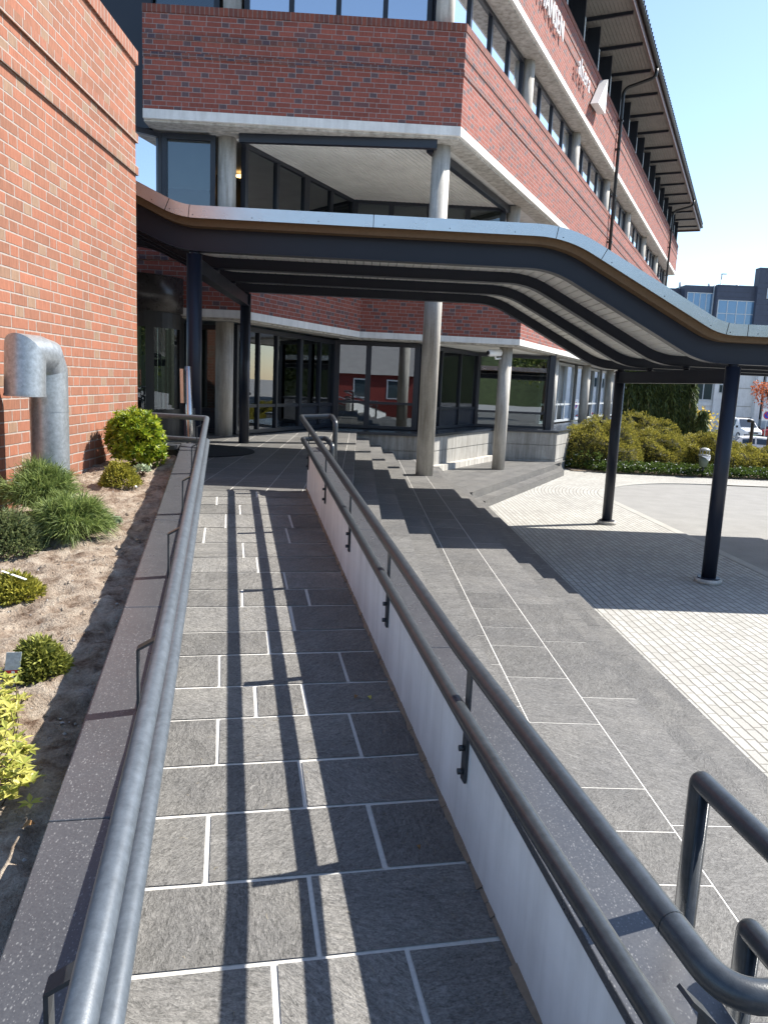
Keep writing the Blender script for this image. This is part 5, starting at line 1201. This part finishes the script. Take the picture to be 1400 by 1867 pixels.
mb = MB(); mb.box((X(1215), WY, gw), (X(1370)-X(1215), 0, 0), (0, 14, 0), (0, 0, 8.5)); mb.box((X(1370)+.001, WY-.7, gw), (X(1379.5)-X(1370), 0, 0), (0, 14, 0), (0, 0, 8.7)); mb.box((X(1379.5)+.002, WY+.5, gw), (X(1392)-X(1379.5)-.003, 0, 0), (0, 13, 0), (0, 0, 8.3)); mb.box((X(1392), WY+.1, gw), (18, 0, 0), (0, 14, 0), (0, 0, 8.4)); mb.box((X(1297), WY-.3, gw), (X(1304)-X(1297), 0, 0), (0, .299, 0), (0, 0, 8.45)); mb.build('wall', M['white_render'], wb)
win_px(wb, 1266, 694, 1297, 730, WY, n=2, nz=1); win_px(wb, 1272, 747, 1295, 772, WY); win_px(wb, 1310, 700, 1317, 717, WY); win_px(wb, 1380, 640, 1391, 764, WY+.45, n=1, nz=4, fm='frame')
win_px(wb, 1398, 700, 1422, 722, WY+.1, n=2); win_px(wb, 1430, 700, 1454, 722, WY+.1, n=2); win_px(wb, 1266, 636, 1297, 668, WY, n=2)
for yy in (707, 740):
    mb = MB(); x0, z0 = px2(1325, yy, WY); x1, _ = px2(1369, yy, WY); mb.box((x0, WY-.03, z0), (x1-x0, 0, 0), (0, .029, 0), (0, 0, .06)); mb.build('joint', M['kerb'], wb)
mb = MB(); x0, z0 = px2(1262, 731, WY); x1, _ = px2(1297, 731, WY); mb.box((x0, WY-.16, z0-.35), (x1-x0, 0, 0), (0, .159, 0), (0, 0, .30)); mb.build('sill', M['white_render'], wb)
# dark grey building further back ---------------------------------------------------------------------------
db = thing('dark_building', 'dark grey flat-roofed building with tall pale-blue windows beyond the canopy', 'building', (46, 96, -1.3))
DY = 96.0
mb = MB(); xa, zt = px2(1250, 519, DY+1); xb, _ = px2(1304, 519, DY+1); xc, zt2 = px2(1375, 521, DY); xd, zt3 = px2(1378, 487, DY-.5)
mb.box((xa-9, DY+2.5, -1), (9.2, 0, 0), (0, 9, 0), (0, 0, zt-.25+1)); mb.box((xa, DY+1, -1), (xb-xa-.25, 0, 0), (0, 10, 0), (0, 0, zt+1)); mb.box((xb-.05, DY, -1), (xc-xb+.6, 0, 0), (0, 10, 0), (0, 0, zt2+1)); mb.box((xc+.2, DY-.6, -1), (16, 0, 0), (0, 1.2, 0), (0, 0, zt3+1)); mb.build('wall', M['dark_clad'], db)
mb = MB(); mb.cyl((xb-.15, DY+.8, -1), .08, zt2+1, 10); mb.build('downpipe', M['frame_pale'], db)
mb = MB()
for i in range(26): mb.box((xb-.04, DY-.012, .5+.6*i), (xc-xb+.2, 0, 0), (0, .011, 0), (0, 0, .03)); mb.box((xc+.21, DY-.612, .5+.62*i), (15.9, 0, 0), (0, .011, 0), (0, 0, .03))
mb.build('cladding_joint', M['frame'], db)
win_px(db, 1253, 532, 1296, 575, DY+1, n=4, gm='pane_blue')
win_px(db, 1309, 546, 1373, 598, DY, n=4, nz=2, gm='pane_blue')
win_px(db, 1399, 525, 1420, 545, DY-.6, n=2, gm='pane_blue')
for px in (1240, 1293, 1344): xx, _ = px2(px, 519, DY+3); mb = MB(); mb.cyl((xx, DY+3, zt-1), .16, 1.55, 12); mb.build('roof_vent', M['frame_pale'], db)
lm = thing('roof_mast', 'thin lamp mast rising above the roof of the dark grey building', 'mast', (49, 112, 0)); xx, zz_ = px2(1316, 500, 112)
mb = MB(); mb.tube([(xx, 112, 0), (xx, 112, zz_)], [.12, .07], 8); mb.build('pole', M['galv'], lm); mb = MB(); mb.box((xx-.1, 111.8, zz_), (.7, 0, 0), (0, .25, 0), (0, 0, .12)); mb.build('lamp_head', M['galv'], lm)
# ================================================================== ACROSS THE STREET (seen mirrored in the windows)
rh = thing('red_house', 'red timber house with grey roof and white windows mirrored in the ground-floor window', 'house', (0, -19, -1))
mb = MB(); mb.box((-5.2, -23, -1), (9.6, 0, 0), (0, 7, 0), (0, 0, 3.9)); mb.build('wall', M['red_timber'], rh)
mb = MB(); mb.face([(-5.6, -15.7, 2.8), (4.8, -15.7, 2.8), (4.8, -19.5, 5.0), (-5.6, -19.5, 5.0)]); mb.face([(-5.6, -23.3, 2.8), (-5.6, -19.5, 5.0), (4.8, -19.5, 5.0), (4.8, -23.3, 2.8)]); mb.build('roof', M['grey_roof'], rh)
for i in range(4):
    mb = MB(); mb.box((-4.4+2.3*i, -16.02, 1.2), (1.1, 0, 0), (0, .06, 0), (0, 0, 1.3)); f = mb.build('window', M['sign_white'], rh); mb = MB(); mb.box((-4.32+2.3*i, -15.96, 1.28), (.94, 0, 0), (0, .03, 0), (0, 0, 1.14)); mb.build('pane', M['pane_dark'], f)
mb = MB(); NH = 90
for i in range(NH):
    for j in range(5):
        f = []
        for (u_, w_) in ((i, j), (i+1, j), (i+1, j+1), (i, j+1)):
            a_ = R(-205+250*u_/NH); r = 75+w_*16; h_ = [0, 9, 13, 17, 18, 15][w_]*(1+.22*math.sin(u_*.9+w_)+.15*math.sin(u_*2.3)) ; f.append((r*math.cos(a_), r*math.sin(a_), h_-1 if w_ else -2))
        mb.face(f[::-1] if False else f, None, True)
M['wood'] = M['wood']; M['far_wood'] = plain('far_wood', (.04, .055, .02), .9, 1.3, 1.0, .95)
struct(mb.build('reflection_hill', M['far_wood']))  # unseen wooded backdrop, added so the panes reflect dark green
tree('street_tree', 'broad green tree mirrored in the large ground-floor window', 14.0, -12.0, 7.5, 3.0, 2600, 'lf_green', 61, .3)
tree('street_tree', 'green tree mirrored in the panes behind the left canopy post', 20.0, 6.0, 6.5, 2.6, 2200, 'lf_green', 62, .3)
tree('street_tree', 'red-leaved tree mirrored in the ground-floor panes of the long facade', 27.0, 14.0, 6.0, 2.4, 2200, 'lf_red', 63, .28)
